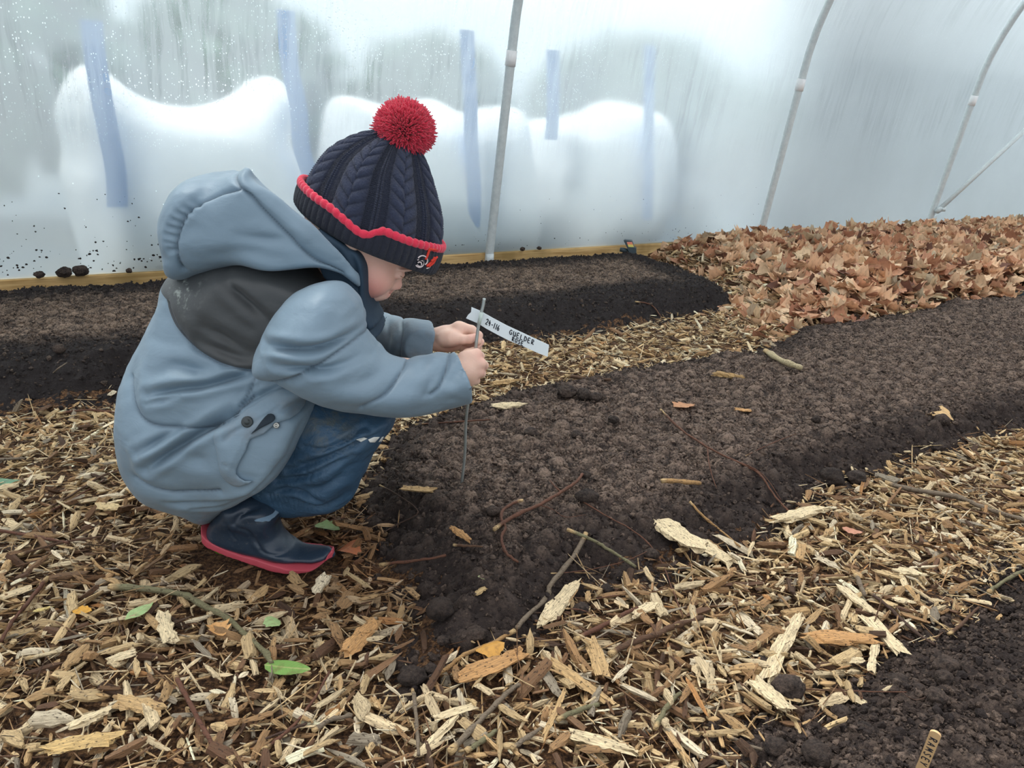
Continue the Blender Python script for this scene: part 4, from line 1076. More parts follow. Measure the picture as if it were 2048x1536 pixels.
disp = (Hc*1.0+rib*.62+purl)*fade
dsp = disp*10.5  # px
Rr = R_[None, :]+dsp-4.0
Rr = np.maximum(Rr, .3)
X_ = C_[None, :]+Rr*np.cos(th_)[:, None]; Yc_ = Rr*WY*np.sin(th_)[:, None]
V = (O[None, None]+(A_[None, :, None]+0*X_[..., None])*SP*a_ax+X_[..., None]*SP*b_ax+Yc_[..., None]*SP*c_ax).reshape(-1, 3)
V += (RNG.random(V.shape)-.5)*.0005
Fh = grid_faces(NU, NV, True)
depA = np.clip(1-(Hc+rib*.8+.12), 0, 1)*.75  # hollows between cables and ribs coloured darker, shade painted into the knit
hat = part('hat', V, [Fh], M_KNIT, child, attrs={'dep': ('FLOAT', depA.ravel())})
# cuff
def per(keys, th):
    k = np.array(sorted(keys)); x = np.concatenate([k[:, 0]-360, k[:, 0], k[:, 0]+360]); y = np.tile(k[:, 1], 3)
    d = np.degrees(th) % 360; f = np.interp(d[:, None]+np.linspace(-3.5, 3.5, 5)[None], x, y).mean(1); return f
# angle: 0 front (b+), 90 near side (c+), 180 back
topk = [(0, 11), (30, 16), (53, 18), (70, 22), (76, 24), (84, 4), (92, 5), (100, 14), (115, 27), (150, 38), (180, 42), (210, 38), (250, 26), (300, 16), (330, 13)]
lowk = [(0, -43), (33, -35), (59, -28), (96, -22), (130, -10), (180, 6), (230, -10), (270, -26), (320, -38)]
NUc = 720; thc = np.arange(NUc)*2*pi/NUc
top = per(topk, thc); low = per(lowk, thc)
nr = 64; ribp = np.abs(np.sin(thc*nr/2))**.7
prof = [(1.0, -3.0), (1.02, 1), (.97, 5.5), (.85, 7.5), (.6, 8.5), (.3, 8.0), (.08, 6.5), (-.02, 3), (-.03, -3), (.05, -8)]
V = []; D = []
Rb = 141.0
for f_, e_ in prof:
    a = low+(top-low)*f_; k = np.clip(e_/6, 0, 1)
    r = Rb+e_+ribp*2.6*k+1.5
    X = -4+r*np.cos(thc)-(6*np.cos(thc)**2*(np.cos(thc) < 0)*0); Yq = r*WY*np.sin(thc)
    X = X-6*np.clip(-np.cos(thc), 0, 1)
    V.append(O+a[:, None]*SP*a_ax+X[:, None]*SP*b_ax+Yq[:, None]*SP*c_ax); D.append((1-ribp)*.7)  # grooves between cuff ribs get the same painted shade
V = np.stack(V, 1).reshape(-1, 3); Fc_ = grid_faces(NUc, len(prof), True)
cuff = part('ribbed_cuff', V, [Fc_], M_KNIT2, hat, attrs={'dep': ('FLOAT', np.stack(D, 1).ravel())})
# red edge: chain of stitches
V = []; nr2 = 64; stw = np.abs(np.sin(thc*nr2/2))
for k in range(10):
    q = k*2*pi/10; rr = 6.0+2.2*stw
    a = top+2+rr*np.sin(q)*1.15; r = Rb+6.5+rr*np.cos(q)*.9
    X = -4+r*np.cos(thc)-6*np.clip(-np.cos(thc), 0, 1); Yq = r*WY*np.sin(thc)
    V.append(O+a[:, None]*SP*a_ax+X[:, None]*SP*b_ax+Yq[:, None]*SP*c_ax)
V = np.stack(V, 1).reshape(-1, 3)
Fe = np.array([(i*10+k, ((i+1) % NUc)*10+k, ((i+1) % NUc)*10+(k+1) % 10, i*10+(k+1) % 10) for i in range(NUc) for k in range(10)])
part('red_edge', V, [Fe], M_RED, hat)
# badge on the front of the cuff: red tractor-like patch with a wheel, stitched
def cuffpt(px, py, lift=.0):
    "surface of the cuff seen at a pixel, solved on its elliptical band"
    d = ray(px, py); d = d/np.linalg.norm(d); o = CAM-O
    R = (Rb+11)*SP
    def q(t_):
        p = o+d*t_; x = (p@b_ax+4*SP)/R; y = (p@c_ax)/(R*WY); return x*x+y*y-1
    ts = np.linspace(.6, 1.3, 1400); v = [q(t_) for t_ in ts]
    for i in range(len(ts)-1):
        if v[i] > 0 >= v[i+1]: return CAM+d*(ts[i]-lift)
    i = int(np.argmin(v)); return CAM+d*(ts[i]-lift)
M_BRED = m_plain('red_embroidery', lin(214, 62, 48), .7, .3, bump=.0006, bscale=900)
M_BWHT = m_plain('white_embroidery', lin(226, 212, 212), .7, .3, bump=.0006, bscale=900)
M_BBLK = m_plain('black_felt', lin(26, 30, 36), .9, .1, bump=.0006, bscale=900)
def ribbon_px(name, polys, w, mat, parent, fn, lift=.0015, rad=None):
    parts_ = []
    for pl in polys:
        pts = smooth_line([fn(x, y, lift) for x, y in pl], 4) if len(pl) > 2 else np.array([fn(x, y, lift) for x, y in pl])
        parts_.append(tube(pts, w, 6))
    v, f = join(parts_); return part(name, v, f, mat, parent)
def arc(cx, cy, rx, ry, a0, a1, n=12, rot=0):
    o = []
    for k in range(n+1):
        a = radians(a0+(a1-a0)*k/n); x = rx*cos(a); y = ry*sin(a); o.append((cx+x*cos(rot)-y*sin(rot), cy+x*sin(rot)+y*cos(rot)))
    return o
bdg = ribbon_px('badge', [[(858, 498), (873, 500)], [(859, 499), (855, 511), (851, 519)], [(869, 514), (862, 525), (853, 532)], [(872, 515), (866, 526), (857, 533)], [(874, 514), (869, 518), (862, 522)]], .0017, M_BRED, hat, cuffpt)
ribbon_px('badge_wheel', [arc(845, 521, 10, 9.5, -150, 60), arc(839, 527, 8.2, 7.5, -120, 150), arc(839, 528, 4.2, 4, -150, 170), [(853, 537), (858, 535), (862, 531)]], .0008, M_BWHT, hat, cuffpt)
ribbon_px('badge_hub', [arc(840, 525, 6.2, 5.6, -170, 180)], .0007, M_BBLK, hat, cuffpt, .0018)

# bobble
PB = PY(808, 262, YHAT); RB = 60*SP; rs = np.random.default_rng(5)
n = 5200; d = rs.normal(size=(n, 3)); d /= np.linalg.norm(d, axis=1)[:, None]
down = -(a_ax); dots = d@down
L = RB*(1-.06*rs.random(n)+.05*(fbm2(d[:, 0]*3+5, d[:, 1]*3+d[:, 2]*2, 2, 4)-.5)*2); L *= 1-.20*np.clip(dots, 0, 1)
tip = PB+d*L[:, None]+rs.normal(size=(n, 3))*.0016; root = PB+d*(L*.45)[:, None]
perp = np.cross(d, rs.normal(size=(n, 3))); perp /= np.linalg.norm(perp, axis=1)[:, None]; perp2 = np.cross(d, perp)
V = []; 
for (P0, w) in ((root, .0010), (root*.35+tip*.65, .0014), (tip, .0006)):
    for k in range(3):
        V.append(P0+perp*(cos(k*2.094)*w)+perp2*(sin(k*2.094)*w))
V = np.stack(V, 1)  # n,9,3
f0 = [(0, 1, 4, 3), (1, 2, 5, 4), (2, 0, 3, 5), (3, 4, 7, 6), (4, 5, 8, 7), (5, 3, 6, 8)]
Fp = (np.array(f0)[None]+np.arange(n)[:, None, None]*9).reshape(-1, 4); Ft = (np.array([(6, 7, 8)])[None]+np.arange(n)[:, None, None]*9).reshape(-1, 3)
iv, if_ = ico()
core = PB+iv*RB*.72
part('bobble', np.concatenate([V.reshape(-1, 3), core]), [Fp, np.concatenate([Ft, if_+n*9])], M_RED, hat, smooth=True)

# ================================================================== body: head, neck, trunk, limbs and hands in one skin
t = NT('skin'); tco = t.add('ShaderNodeTexCoord').outputs['Object']
pk = t.attr('pink').outputs['Fac']; nl = t.attr('nail').outputs['Fac']
c = t.mix(t.noise(tco, 60, 4, .6), lin(224, 184, 165), lin(234, 200, 182)); c = t.mix(pk, c, lin(214, 138, 128)); c = t.mix(nl, c, lin(240, 200, 196))
M_SKIN = t.fin(c, .48, t.bump(t.noise(tco, 420, 3, .6), .0004, .6), .4, Subsurface_Weight=.18, Subsurface_Scale=.006)
M_SKIN.node_tree.nodes['Principled BSDF'].inputs['Subsurface Radius'].default_value = (1.0, .35, .2)
YW = YC+.0          # the wire passes here at the hands
hx = [PY(845, 700, YW)[0], PY(985, 700, YW)[0]]; hz = [PY(900, 785, YW)[2], PY(900, 632, YW)[2]]
fx = [PY(675, 560, YC)[0], hx[0]]
xs = np.concatenate([np.arange(PY(240, 800, YC)[0], fx[0], .006), np.arange(fx[0], hx[0], .0022), np.arange(hx[0], hx[1]+.004, .0011)])
ys = np.concatenate([np.arange(YC-.16, YC-.075, .004), np.arange(YC-.075, YC+.065, .0012), np.arange(YC+.065, YC+.17, .004)])
zlo = PY(560, 1010, YC)[2]; ztop = PY(750, 300, YC)[2]
zface = PY(700, 620, YC)[2]
zs = np.concatenate([np.arange(zlo, hz[0], .006), np.arange(hz[0], hz[1], .0011), np.arange(hz[1], PY(760, 480, YC)[2], .0022), np.arange(PY(760, 480, YC)[2], ztop, .006)])
v = Vol(xs, ys, zs); v.k = .94
q = lambda x, y, Y=YC: PY(x, y, Y)
px1 = mpp(q(760, 520))
# head
hc = q(728, 445)
v.ell(hc, (.078, .070, .085), k=.01)
Yf = YC+.004
fd = (b_ax*.93-a_ax*.20); fd /= np.linalg.norm(fd)     # where the face looks
dn = -a_ax                                             # from crown to chin
v.ell(q(745, 540), (.036, .050, .034), k=.014)          # lower face
v.ell(q(742, 553, YC-.030), (.029, .026, .028), k=.010)   # cheeks
v.ell(q(742, 553, YC+.030), (.029, .026, .028), k=.010)
v.ell(q(810, 533), (.015, .036, .0055), k=.005)         # brow
v.cap(q(796, 548), q(791, 566, YC+.0), .0055, .0075, k=.007)   # nose
v.ell(q(794, 570), (.0070, .0085, .0066), k=.003)
v.ell(q(786, 574, YC-.008), (.005, .0045, .0045), k=.004); v.ell(q(786, 574, YC+.008), (.005, .0045, .0045), k=.004)
v.ell(q(775, 583), (.007, .014, .0045), k=.004)         # lips
v.ell(q(770, 589), (.007, .013, .0045), k=.003)
v.cap(q(779, 587, YC-.013), q(779, 587, YC+.013), .0012, .0012, k=.002, mode='sub')
v.ell(q(752, 588), (.014, .020, .009), k=.008)         # chin
for s_ in (-1, 1):
    v.ell(q(804, 548, YC+s_*.021), (.007, .012, .005), k=.006, mode='sub')      # eye hollow
    v.ell(q(797, 549, YC+s_*.021), (.0085, .0105, .0062), k=.002)               # closed lid
    v.cap(q(801, 551, YC+s_*.012), q(799, 552, YC+s_*.031), .0009, .0009, k=.0012, mode='sub')
    v.ell(q(705, 478, YC+s_*.066), (.011, .006, .016), k=.004)                  # ear
# neck, trunk, limbs (under the clothes)
v.cap(q(700, 545), q(655, 625), .040, .042, k=.015)
v.ell(q(590, 665), (.08, .08, .075), k=.02); v.ell(q(470, 800), (.10, .085, .11), k=.03); v.cap(q(580, 670), q(450, 850), .075, .085, k=.03)
Ys_, Ye_ = YC-.10, YC-.105
v.cap(q(620, 650, Ys_), q(620, 735, Ye_), .028, .026, k=.02); v.cap(q(620, 735, Ye_), q(880, 748, YC-.045), .026, .017, k=.01)
v.cap(q(640, 650, YC+.09), q(700, 690, YC+.10), .026, .022, k=.02); v.cap(q(700, 690, YC+.10), q(862, 680, YC+.032), .018, .0145, k=.01)
for s_ in (-1, 1):
    v.cap(q(470, 880, YC+s_*.06), q(690 if s_ < 0 else 640, 860, YC+s_*.078), .036, .028, k=.02); v.cap(q(690 if s_ < 0 else 640, 860, YC+s_*.078), q(555 if s_ < 0 else 500, 1000, YC+s_*.08), .028, .018, k=.01)
# ---- far (left) hand: thumb towards us, pinching the wire
YL = YC+.018
def fing(pts, rr, k0=.004, k=.0022):
    for i in range(len(pts)-1):
        v.cap(pts[i], pts[i+1], rr[i], rr[i+1], k=k0 if i == 0 else k)
v.cap(q(850, 680, YL+.014), q(888, 676, YL+.010), .0150, .0160, k=.006)       # wrist
v.ell(q(900, 673, YL+.010), (.026, .014, .0165), R=[(.97, 0, .2), (0, 1, 0), (-.2, 0, .97)], k=.008)    # palm
v.ell(q(918, 656, YL+.010), (.011, .011, .0085), k=.006)
v.ell(q(893, 690, YL+.014), (.022, .012, .010), k=.006)                         # heel of the hand
v.ell(q(900, 677, YL-.004), (.018, .010, .0125), k=.006)                        # ball of thumb
fing([q(902, 677, YL-.006), q(926, 679, YL-.009), q(940, 678, YL-.009), q(949, 674, YL-.006)], [.0095, .0068, .0064, .0052])   # thumb
fing([q(918, 653, YL+.008), q(943, 660, YL+.010), q(957, 671, YL+.010), q(956, 684, YL+.003)], [.0078, .0068, .0062, .0052])   # index
fing([q(914, 664, YL+.018), q(944, 672, YL+.022), q(960, 684, YL+.018), q(953, 694, YL+.008)], [.0078, .0068, .006, .005])     # middle
fing([q(910, 676, YL+.022), q(938, 686, YL+.026), q(956, 695, YL+.020), q(948, 701, YL+.010)], [.0074, .0064, .0056, .0048])   # ring
fing([q(904, 688, YL+.022), q(926, 697, YL+.026), q(942, 704, YL+.022), q(938, 708, YL+.012)], [.0066, .0056, .005, .0044])    # little
for x in (927, 933): v.cap(q(x, 656, YL+.001), q(x+1, 668, YL-.0005), .0006, .0006, k=.0012, mode='sub')
v.cap(q(931, 672, YL-.0165), q(932, 686, YL-.0160), .0005, .0005, k=.0012, mode='sub')
# ---- near (right) hand: back of the hand towards us, fingers closing round the wire
YR = YC-.022
v.cap(q(895, 745, YR-.012), q(926, 742, YR-.006), .0175, .0180, k=.006)
v.ell(q(937, 735, YR-.002), (.0195, .0125, .0235), R=[(.93, 0, -.36), (0, 1, 0), (.36, 0, .93)], k=.008)
v.ell(q(930, 752, YR-.001), (.0175, .0115, .0165), k=.007)
fing([q(930, 716, YR), q(953, 708, YR+.003), q(960, 712, YR+.016), q(953, 713, YR+.026)], [.0098, .0076, .0064, .0054], .006)   # index
fing([q(941, 730, YR-.002), q(962, 727, YR-.001), q(968, 731, YR+.014), q(956, 730, YR+.024)], [.0092, .0072, .0064, .0054], .005)
fing([q(941, 744, YR-.002), q(958, 744, YR-.002), q(963, 747, YR+.012), q(952, 745, YR+.022)], [.0088, .0068, .0060, .0052], .005)
fing([q(936, 758, YR), q(948, 760, YR+.001), q(952, 761, YR+.012), q(943, 757, YR+.020)], [.0082, .0062, .0056, .0048], .005)
fing([q(922, 722, YR+.010), q(936, 708, YR+.020), q(946, 704, YR+.026), q(952, 708, YR+.030)], [.009, .0076, .0066, .0056], .006)   # thumb behind
V, Fq = v.mesh()
V = relax(V, Fq, 1, .35)
def spot(p, r): return np.exp(-((V-p)**2).sum(1)/r**2)
pink = .75*spot(q(735, 578, YC-.045), .026)+.5*spot(q(795, 572), .012)+.6*spot(q(780, 590), .010)+.25*spot(q(760, 545, YC-.04), .03)
for p in ((958, 684, YL+.008), (950, 672, YL-.012), (905, 700, YL), (945, 700, YL+.01), (965, 740, YR), (960, 712, YR), (920, 690, YL-.005)): pink += .42*spot(q(*p), .009)
nail = 1.2*spot(q(947, 670, YL-.0165), .0036)
body = part('body', V, Fq, M_SKIN, child, attrs={'pink': ('FLOAT', np.clip(pink, 0, 1)), 'nail': ('FLOAT', np.clip(nail, 0, 1))})
# lashes and a wisp of hair at the cuff
M_HAIR = m_plain('light_brown_hair', lin(120, 84, 58), .6, .3)
rs = np.random.default_rng(4); pr = []
for s_ in (-1, 1):
    for k in range(9):
        p = q(800+k*.1, 552, YC+s_*(.013+k*.002)); pr.append(tube([p, p+np.array([.0035, 0, -.002]), p+np.array([.006, s_*.001, -.0015])], [.0003, .00025, .0001], 4))
for e_ in (0, 1):
    v_, f_ = join(pr[e_*9:e_*9+9]); part('eyelashes', v_, f_, M_HAIR, body)
hv = Vol.box(tuple(hc-np.array([.09, .085, .10])), tuple(hc+np.array([.02, .085, .04])), .0035)
hv.k = .94; hv.ell(hc, (.0815, .0735, .089), k=.004); hv.half(hc+np.array([-.034, 0, 0]), (1, 0, .25)); hv.half(hc+np.array([0, 0, -.018]), (-.45, 0, 1)); hv.half(hc+np.array([0, 0, -.072]), (0, 0, -1)); hv.ell(hc, (.075, .067, .082), k=.001, mode='sub')
V_, F_ = hv.mesh(); part('hair', V_, F_, M_HAIR, body)

# ================================================================== plant label on its wire
M_WIRE = m_plain('galvanised_wire', lin(176, 184, 182), .4, .5, .5)
M_TAG = m_plain('white_plastic_tag', lin(226, 236, 240), .45, .4, var=.02)
M_INK = m_plain('black_marker_ink', lin(30, 32, 44), .6, .3)
bot = GP(923, 968)
YWs = lambda y: float(np.interp(y, [597, 665, 700, 968], [YW-.002, YW, YW, bot[1]]))
wire_px = [(968.5, 597), (966, 612), (961, 632), (957, 652), (954.5, 668), (952, 690), (950, 715), (944, 760), (937, 800), (933, 830), (931, 860), (930, 900), (927, 935), (923, 968)]
wp_ = [PY(x, y, YWs(y)) for x, y in wire_px]; wp_.append(wp_[-1]+np.array([-.002, 0, -.02]))
lab = thing('plant_label', 'white handwritten plant label on a thin grey wire held in the child\'s hands', 'plant label', tuple(bot))
v_, f_ = tube(smooth_line(wp_, 4), .0022, 10); part('wire_stake', v_, f_, M_WIRE, lab)
v_, f_ = tube([wp_[1]+np.array([0, 0, -.001]), wp_[2], wp_[3]], .0031, 10); 
YTAG = YW+.0065
tagpts = [(943, 614.3), (961, 622), (985, 635.7), (1012.8, 650.5), (1040.6, 663.5), (1068.5, 676.5), (1098, 690), (1095.4, 713.6), (1077.7, 707), (1047, 693), (1017.5, 681), (994, 669), (972, 657), (956, 647), (932, 636.6), (936, 630), (942, 624.5)]
P = [PY(x, y, YTAG) for x, y in tagpts]; n = len(P)
V = [p for p in P]+[p+np.array([0, .0009, 0]) for p in P]
f = [tuple(range(n))[::-1], tuple(n+k for k in range(n))]+[(k, (k+1) % n, n+(k+1) % n, n+k) for k in range(n)]
tg = part('tag', V, f, M_TAG, lab, smooth=False)
STR = {
 '2': [[(0, .78), (.18, 1), (.5, .95), (.55, .7), (.3, .35), (0, .05), (.6, .02)]], '4': [[(.25, 1), (.05, .42), (.6, .42)], [(.42, .75), (.38, 0)]], '-': [[(.05, .45), (.5, .45)]],
 '1': [[(.3, 1), (.25, 0)]], '6': [[(.4, 1), (.1, .55), (.05, .2), (.3, 0), (.55, .15), (.5, .42), (.25, .48), (.08, .3)]],
 'G': [[(.58, .85), (.35, 1), (.08, .75), (.02, .35), (.25, .02), (.52, .1), (.56, .45), (.34, .45)]], 'U': [[(.05, 1), (.05, .3), (.25, 0), (.5, .2), (.55, 1)], [(.55, .6), (.6, 0)]],
 'E': [[(.55, 1), (.08, .98), (.05, .02), (.58, 0)], [(.06, .52), (.45, .52)]], 'L': [[(.1, 1), (.06, .02), (.55, 0)]], 'D': [[(.08, 1), (.06, 0)], [(.02, .98), (.4, .9), (.6, .5), (.4, .08), (.04, 0)]],
 'R': [[(.1, 1), (.08, 0)], [(.02, .95), (.4, 1), (.55, .75), (.35, .52), (.1, .48), (.6, 0)]], 'O': [[(.3, 1), (.05, .7), (.08, .2), (.35, 0), (.58, .3), (.55, .8), (.3, 1)]],
 'S': [[(.55, .9), (.3, 1), (.08, .8), (.3, .52), (.55, .3), (.3, 0), (.02, .1)]], 'A': [[(0, 0), (.28, 1), (.58, 0)], [(.12, .38), (.46, .38)]], 'M': [[(0, 0), (.1, 1), (.32, .3), (.52, 1), (.65, 0)]], 'Y': [[(0, 1), (.28, .5), (.55, 1)], [(.28, .5), (.2, 0)]]}
def write(text, org, ex, ez, w, step, r, mat, name, parent):
    parts_ = []; x = 0
    for ch in text:
        if ch == ' ': x += step; continue
        for st in STR[ch]:
            pts = [org+ex*(x+a*w)+ez*b for a, b in st]; pts = smooth_line(pts, 3) if len(pts) > 2 else np.array(pts)
            parts_.append(tube(pts, r, 5))
        x += step*(.75 if ch == '1' else .8 if ch == '-' else 1)
    v_, f_ = join(parts_); return part(name, v_, f_, mat, parent)
def txt_px(text, o, e1, up, step_px, name):
    org = PY(o[0], o[1], YTAG-.0002); ex = PY(o[0]+e1[0], o[1]+e1[1], YTAG-.0002)-org; L_ = np.linalg.norm(ex); ex /= L_; ez = PY(o[0]+up[0], o[1]+up[1], YTAG-.0002)-org
    s_ = mpp(org); return write(text, org, ex*s_, ez, step_px*1.05, step_px, .00062, M_INK, name, tg)
txt_px('24-116', (971.0, 648), (.885, .47), (2.9, -10.4), 6.0, 'handwriting')
txt_px('GUELDER', (1018.5, 668), (.91, .41), (1.8, -9.0), 8.0, 'handwriting')
txt_px('ROSE', (1023.5, 681), (.90, .42), (1.4, -7.6), 6.8, 'handwriting')
v_, f_ = tube([PY(957.5, 648, YW-.003), PY(963, 625, YW-.003)], .0026, 8, jit=.3); part('tie', v_, f_, m_plain('clear_tie', lin(190, 206, 200), .4), lab)
# ================================================================== wood chips, twigs, leaves, clods
PAL = [lin(226, 204, 164), lin(240, 224, 192), lin(210, 182, 136), lin(192, 158, 112), lin(166, 130, 90), lin(130, 98, 70), lin(98, 70, 52), lin(70, 50, 38), lin(150, 140, 122), lin(184, 134, 84)]
PW_ = np.array([.20, .10, .18, .15, .12, .09, .06, .04, .04, .02]); PW_ /= PW_.sum()
def chip_template(rs, sides=5, rings=4, splinter=.3):
    "unit chip along x in [-.5,.5]; y,z in about [-.5,.5]"
    xs = np.linspace(-.5, .5, rings); V = []
    blunt = rs.random() < .6; w0, w1 = (rs.uniform(.7, 1.0), rs.uniform(.6, 1.0)) if blunt else (rs.uniform(.25, .9), rs.uniform(.1, .6))
    ph = rs.uniform(0, 2*pi); bend = rs.uniform(-.12, .12)
    prof = rs.uniform(.55, 1.2, sides)
    for i, x in enumerate(xs):
        u = x+.5; w = np.interp(u, [0, .25, .7, 1], [w0, 1, rs.uniform(.75, 1.05), w1])
        a = np.arange(sides)*2*pi/sides+ph+rs.uniform(-.12, .12, sides); r = .5*w*prof*rs.uniform(.85, 1.15, sides)
        dx = rs.uniform(-splinter, splinter, sides)*(.30 if i in (0, rings-1) else .05)
        V.append(np.stack([x+dx, r*np.cos(a)+bend*4*(x*x-.1), r*np.sin(a)], 1))
    V = np.concatenate(V)
    Q = [(i*sides+k, (i+1)*sides+k, (i+1)*sides+(k+1) % sides, i*sides+(k+1) % sides) for i in range(rings-1) for k in range(sides)]
    V = np.concatenate([V, [[V[:sides, 0].mean()-.0, V[:sides, 1].mean(), V[:sides, 2].mean()], [V[-sides:, 0].mean(), V[-sides:, 1].mean(), V[-sides:, 2].mean()]]])
    n = len(V); T = [(n-2, k, (k+1) % sides) for k in range(sides)]+[(n-1, (rings-1)*sides+(k+1) % sides, (rings-1)*sides+k) for k in range(sides)]
    return V, np.array(Q), np.array(T)
def rotm(yaw, pitch, roll):
    cy, sy, cp, sp_, cr_, sr = np.cos(yaw), np.sin(yaw), np.cos(pitch), np.sin(pitch), np.cos(roll), np.sin(roll)
    R = np.empty((len(yaw), 3, 3))
    R[:, 0, 0] = cy*cp; R[:, 0, 1] = cy*sp_*sr-sy*cr_; R[:, 0, 2] = cy*sp_*cr_+sy*sr
    R[:, 1, 0] = sy*cp; R[:, 1, 1] = sy*sp_*sr+cy*cr_; R[:, 1, 2] = sy*sp_*cr_-cy*sr
    R[:, 2, 0] = -sp_; R[:, 2, 1] = cp*sr; R[:, 2, 2] = cp*cr_
    return R
def scatter_mesh(name, pos, L, W, T, yaw, pitch, roll, col, rs, templates, mat=None):
    Vs = []; Qs = []; Ts = []; Cs = []; Ls = []; o = 0; k = len(templates); which = rs.integers(0, k, len(pos))
    R = rotm(yaw, pitch, roll)
    for j, (v, q, t_) in enumerate(templates):
        m = np.where(which == j)[0]
        if not len(m): continue
        S = np.stack([L[m], W[m], T[m]], 1); loc = v[None]*S[:, None]; w = np.einsum('nij,nkj->nki', R[m], loc)+pos[m][:, None]
        nv = len(v); idx = np.arange(len(m))[:, None, None]*nv+o
        Vs.append(w.reshape(-1, 3)); Qs.append((q[None]+idx).reshape(-1, 4)); Ts.append((t_[None]+idx).reshape(-1, 3))
        Cs.append(np.repeat(np.column_stack([col[m], np.ones(len(m))]), nv, 0)); Ls.append((loc+rs.uniform(0, 5, (len(m), 1, 3))).reshape(-1, 3)); o += nv*len(m)
    return mesh_obj(name, np.concatenate(Vs), [np.concatenate(Qs), np.concatenate(Ts)], mat or MW, smooth=False, attrs={'col': ('FLOAT_COLOR', np.concatenate(Cs)), 'loc': ('FLOAT_VECTOR', np.concatenate(Ls))})
def frame_px(P):
    q_ = P-CAM; z_ = q_@c_f; return 1024+F_PX*(q_@c_r)/z_, 768-F_PX*(q_@c_u)/z_, z_
def mulch_ok(P, spill=.0):
    a = -poly_sd(P, BED_A)+(fbm2(P[:, 0]*9, P[:, 1]*9, 3, 1)-.5)*.07
    b = -poly_sd(P, BED_B)+(fbm2(P[:, 0]*9, P[:, 1]*9, 3, 2)-.5)*.07
    c = -poly_sd(P, BED_C)+(fbm2(P[:, 0]*9, P[:, 1]*9, 3, 3)-.5)*.07
    return np.maximum.reduce([a, b, c])
rs = np.random.default_rng(21)
# candidate positions over the paths
N0 = 300000
P = np.stack([rs.uniform(-2.0, 3.4, N0), rs.uniform(.28, 3.9, N0)], 1)
m = mulch_ok(P); lf = -poly_sd(P, LEAFP); px, py, z_ = frame_px(np.column_stack([P, np.zeros(N0)]))
vis = (px > -700) & (px < 2470) & (py < 1900) & (py > 300)
spill = .012+.03*rs.random(N0)**3
ok = vis & (m < -.012+spill) & (lf < .05+.1*rs.random(N0)) & (((np.column_stack([P, 0*P[:, 0]])-W_O)@W_N) > .05)
dens = np.clip(.75+.5*(z_ < 1.6), 0, 1.0)
ok &= rs.random(N0) < dens
P = P[ok]
foot = np.hypot((P[:, 0]-(bx0+bx1)/2)/((bx1-bx0)/2+.022), (P[:, 1]-YB+.0)/.062) < 1
foot |= np.hypot((P[:, 0]-(bx0+bx1)/2+.085)/((bx1-bx0)/2+.02), (P[:, 1]-YB-.15)/.06) < 1
P = P[~foot]; n = len(P)
print('chips', n)
L = np.clip(.0142*np.exp(rs.normal(0, .52, n)), .005, .060); asp = rs.uniform(.16, .55, n); W = np.clip(L*asp, .0022, .014); T = W*rs.uniform(.35, .8, n)
shred = rs.random(n) < .36; W[shred] = rs.uniform(.0012, .0026, shred.sum()); T[shred] = W[shred]*.8; L[shred] *= 1.5
yaw = rs.uniform(0, 2*pi, n); pitch = rs.normal(0, .26, n); roll = rs.normal(0, .7, n)
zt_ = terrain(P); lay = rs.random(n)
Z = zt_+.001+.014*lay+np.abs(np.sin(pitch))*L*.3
ci = rs.choice(len(PAL), n, p=PW_); col = np.array(PAL)[ci]*rs.uniform(.72, 1.12, (n, 1)); 
warm = fbm2(P[:, 0]*2.2, P[:, 1]*2.2, 3, 44)
# darker shreds around the child's feet
near_feet = np.exp(-(((P[:, 0]+.22)/.30)**2+((P[:, 1]-.93)/.16)**2)); near_feet = np.clip(near_feet*1.1, 0, 1)
deep = .62+.38*sstep(.1, .6, lay)  # chips low in the layer painted darker, as shade between chips
col = col*(1-.62*near_feet[:, None]*np.array([.8, 1.0, 1.1]))*(.55+.45*deep[:, None]); col = np.clip(col*1.12, .004, .95)
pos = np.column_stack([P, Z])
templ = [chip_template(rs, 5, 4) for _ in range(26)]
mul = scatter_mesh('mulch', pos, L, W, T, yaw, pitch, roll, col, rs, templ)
tag(mul, 'mixed wood chip mulch covering the paths between the soil beds', 'wood chips', kind='stuff')

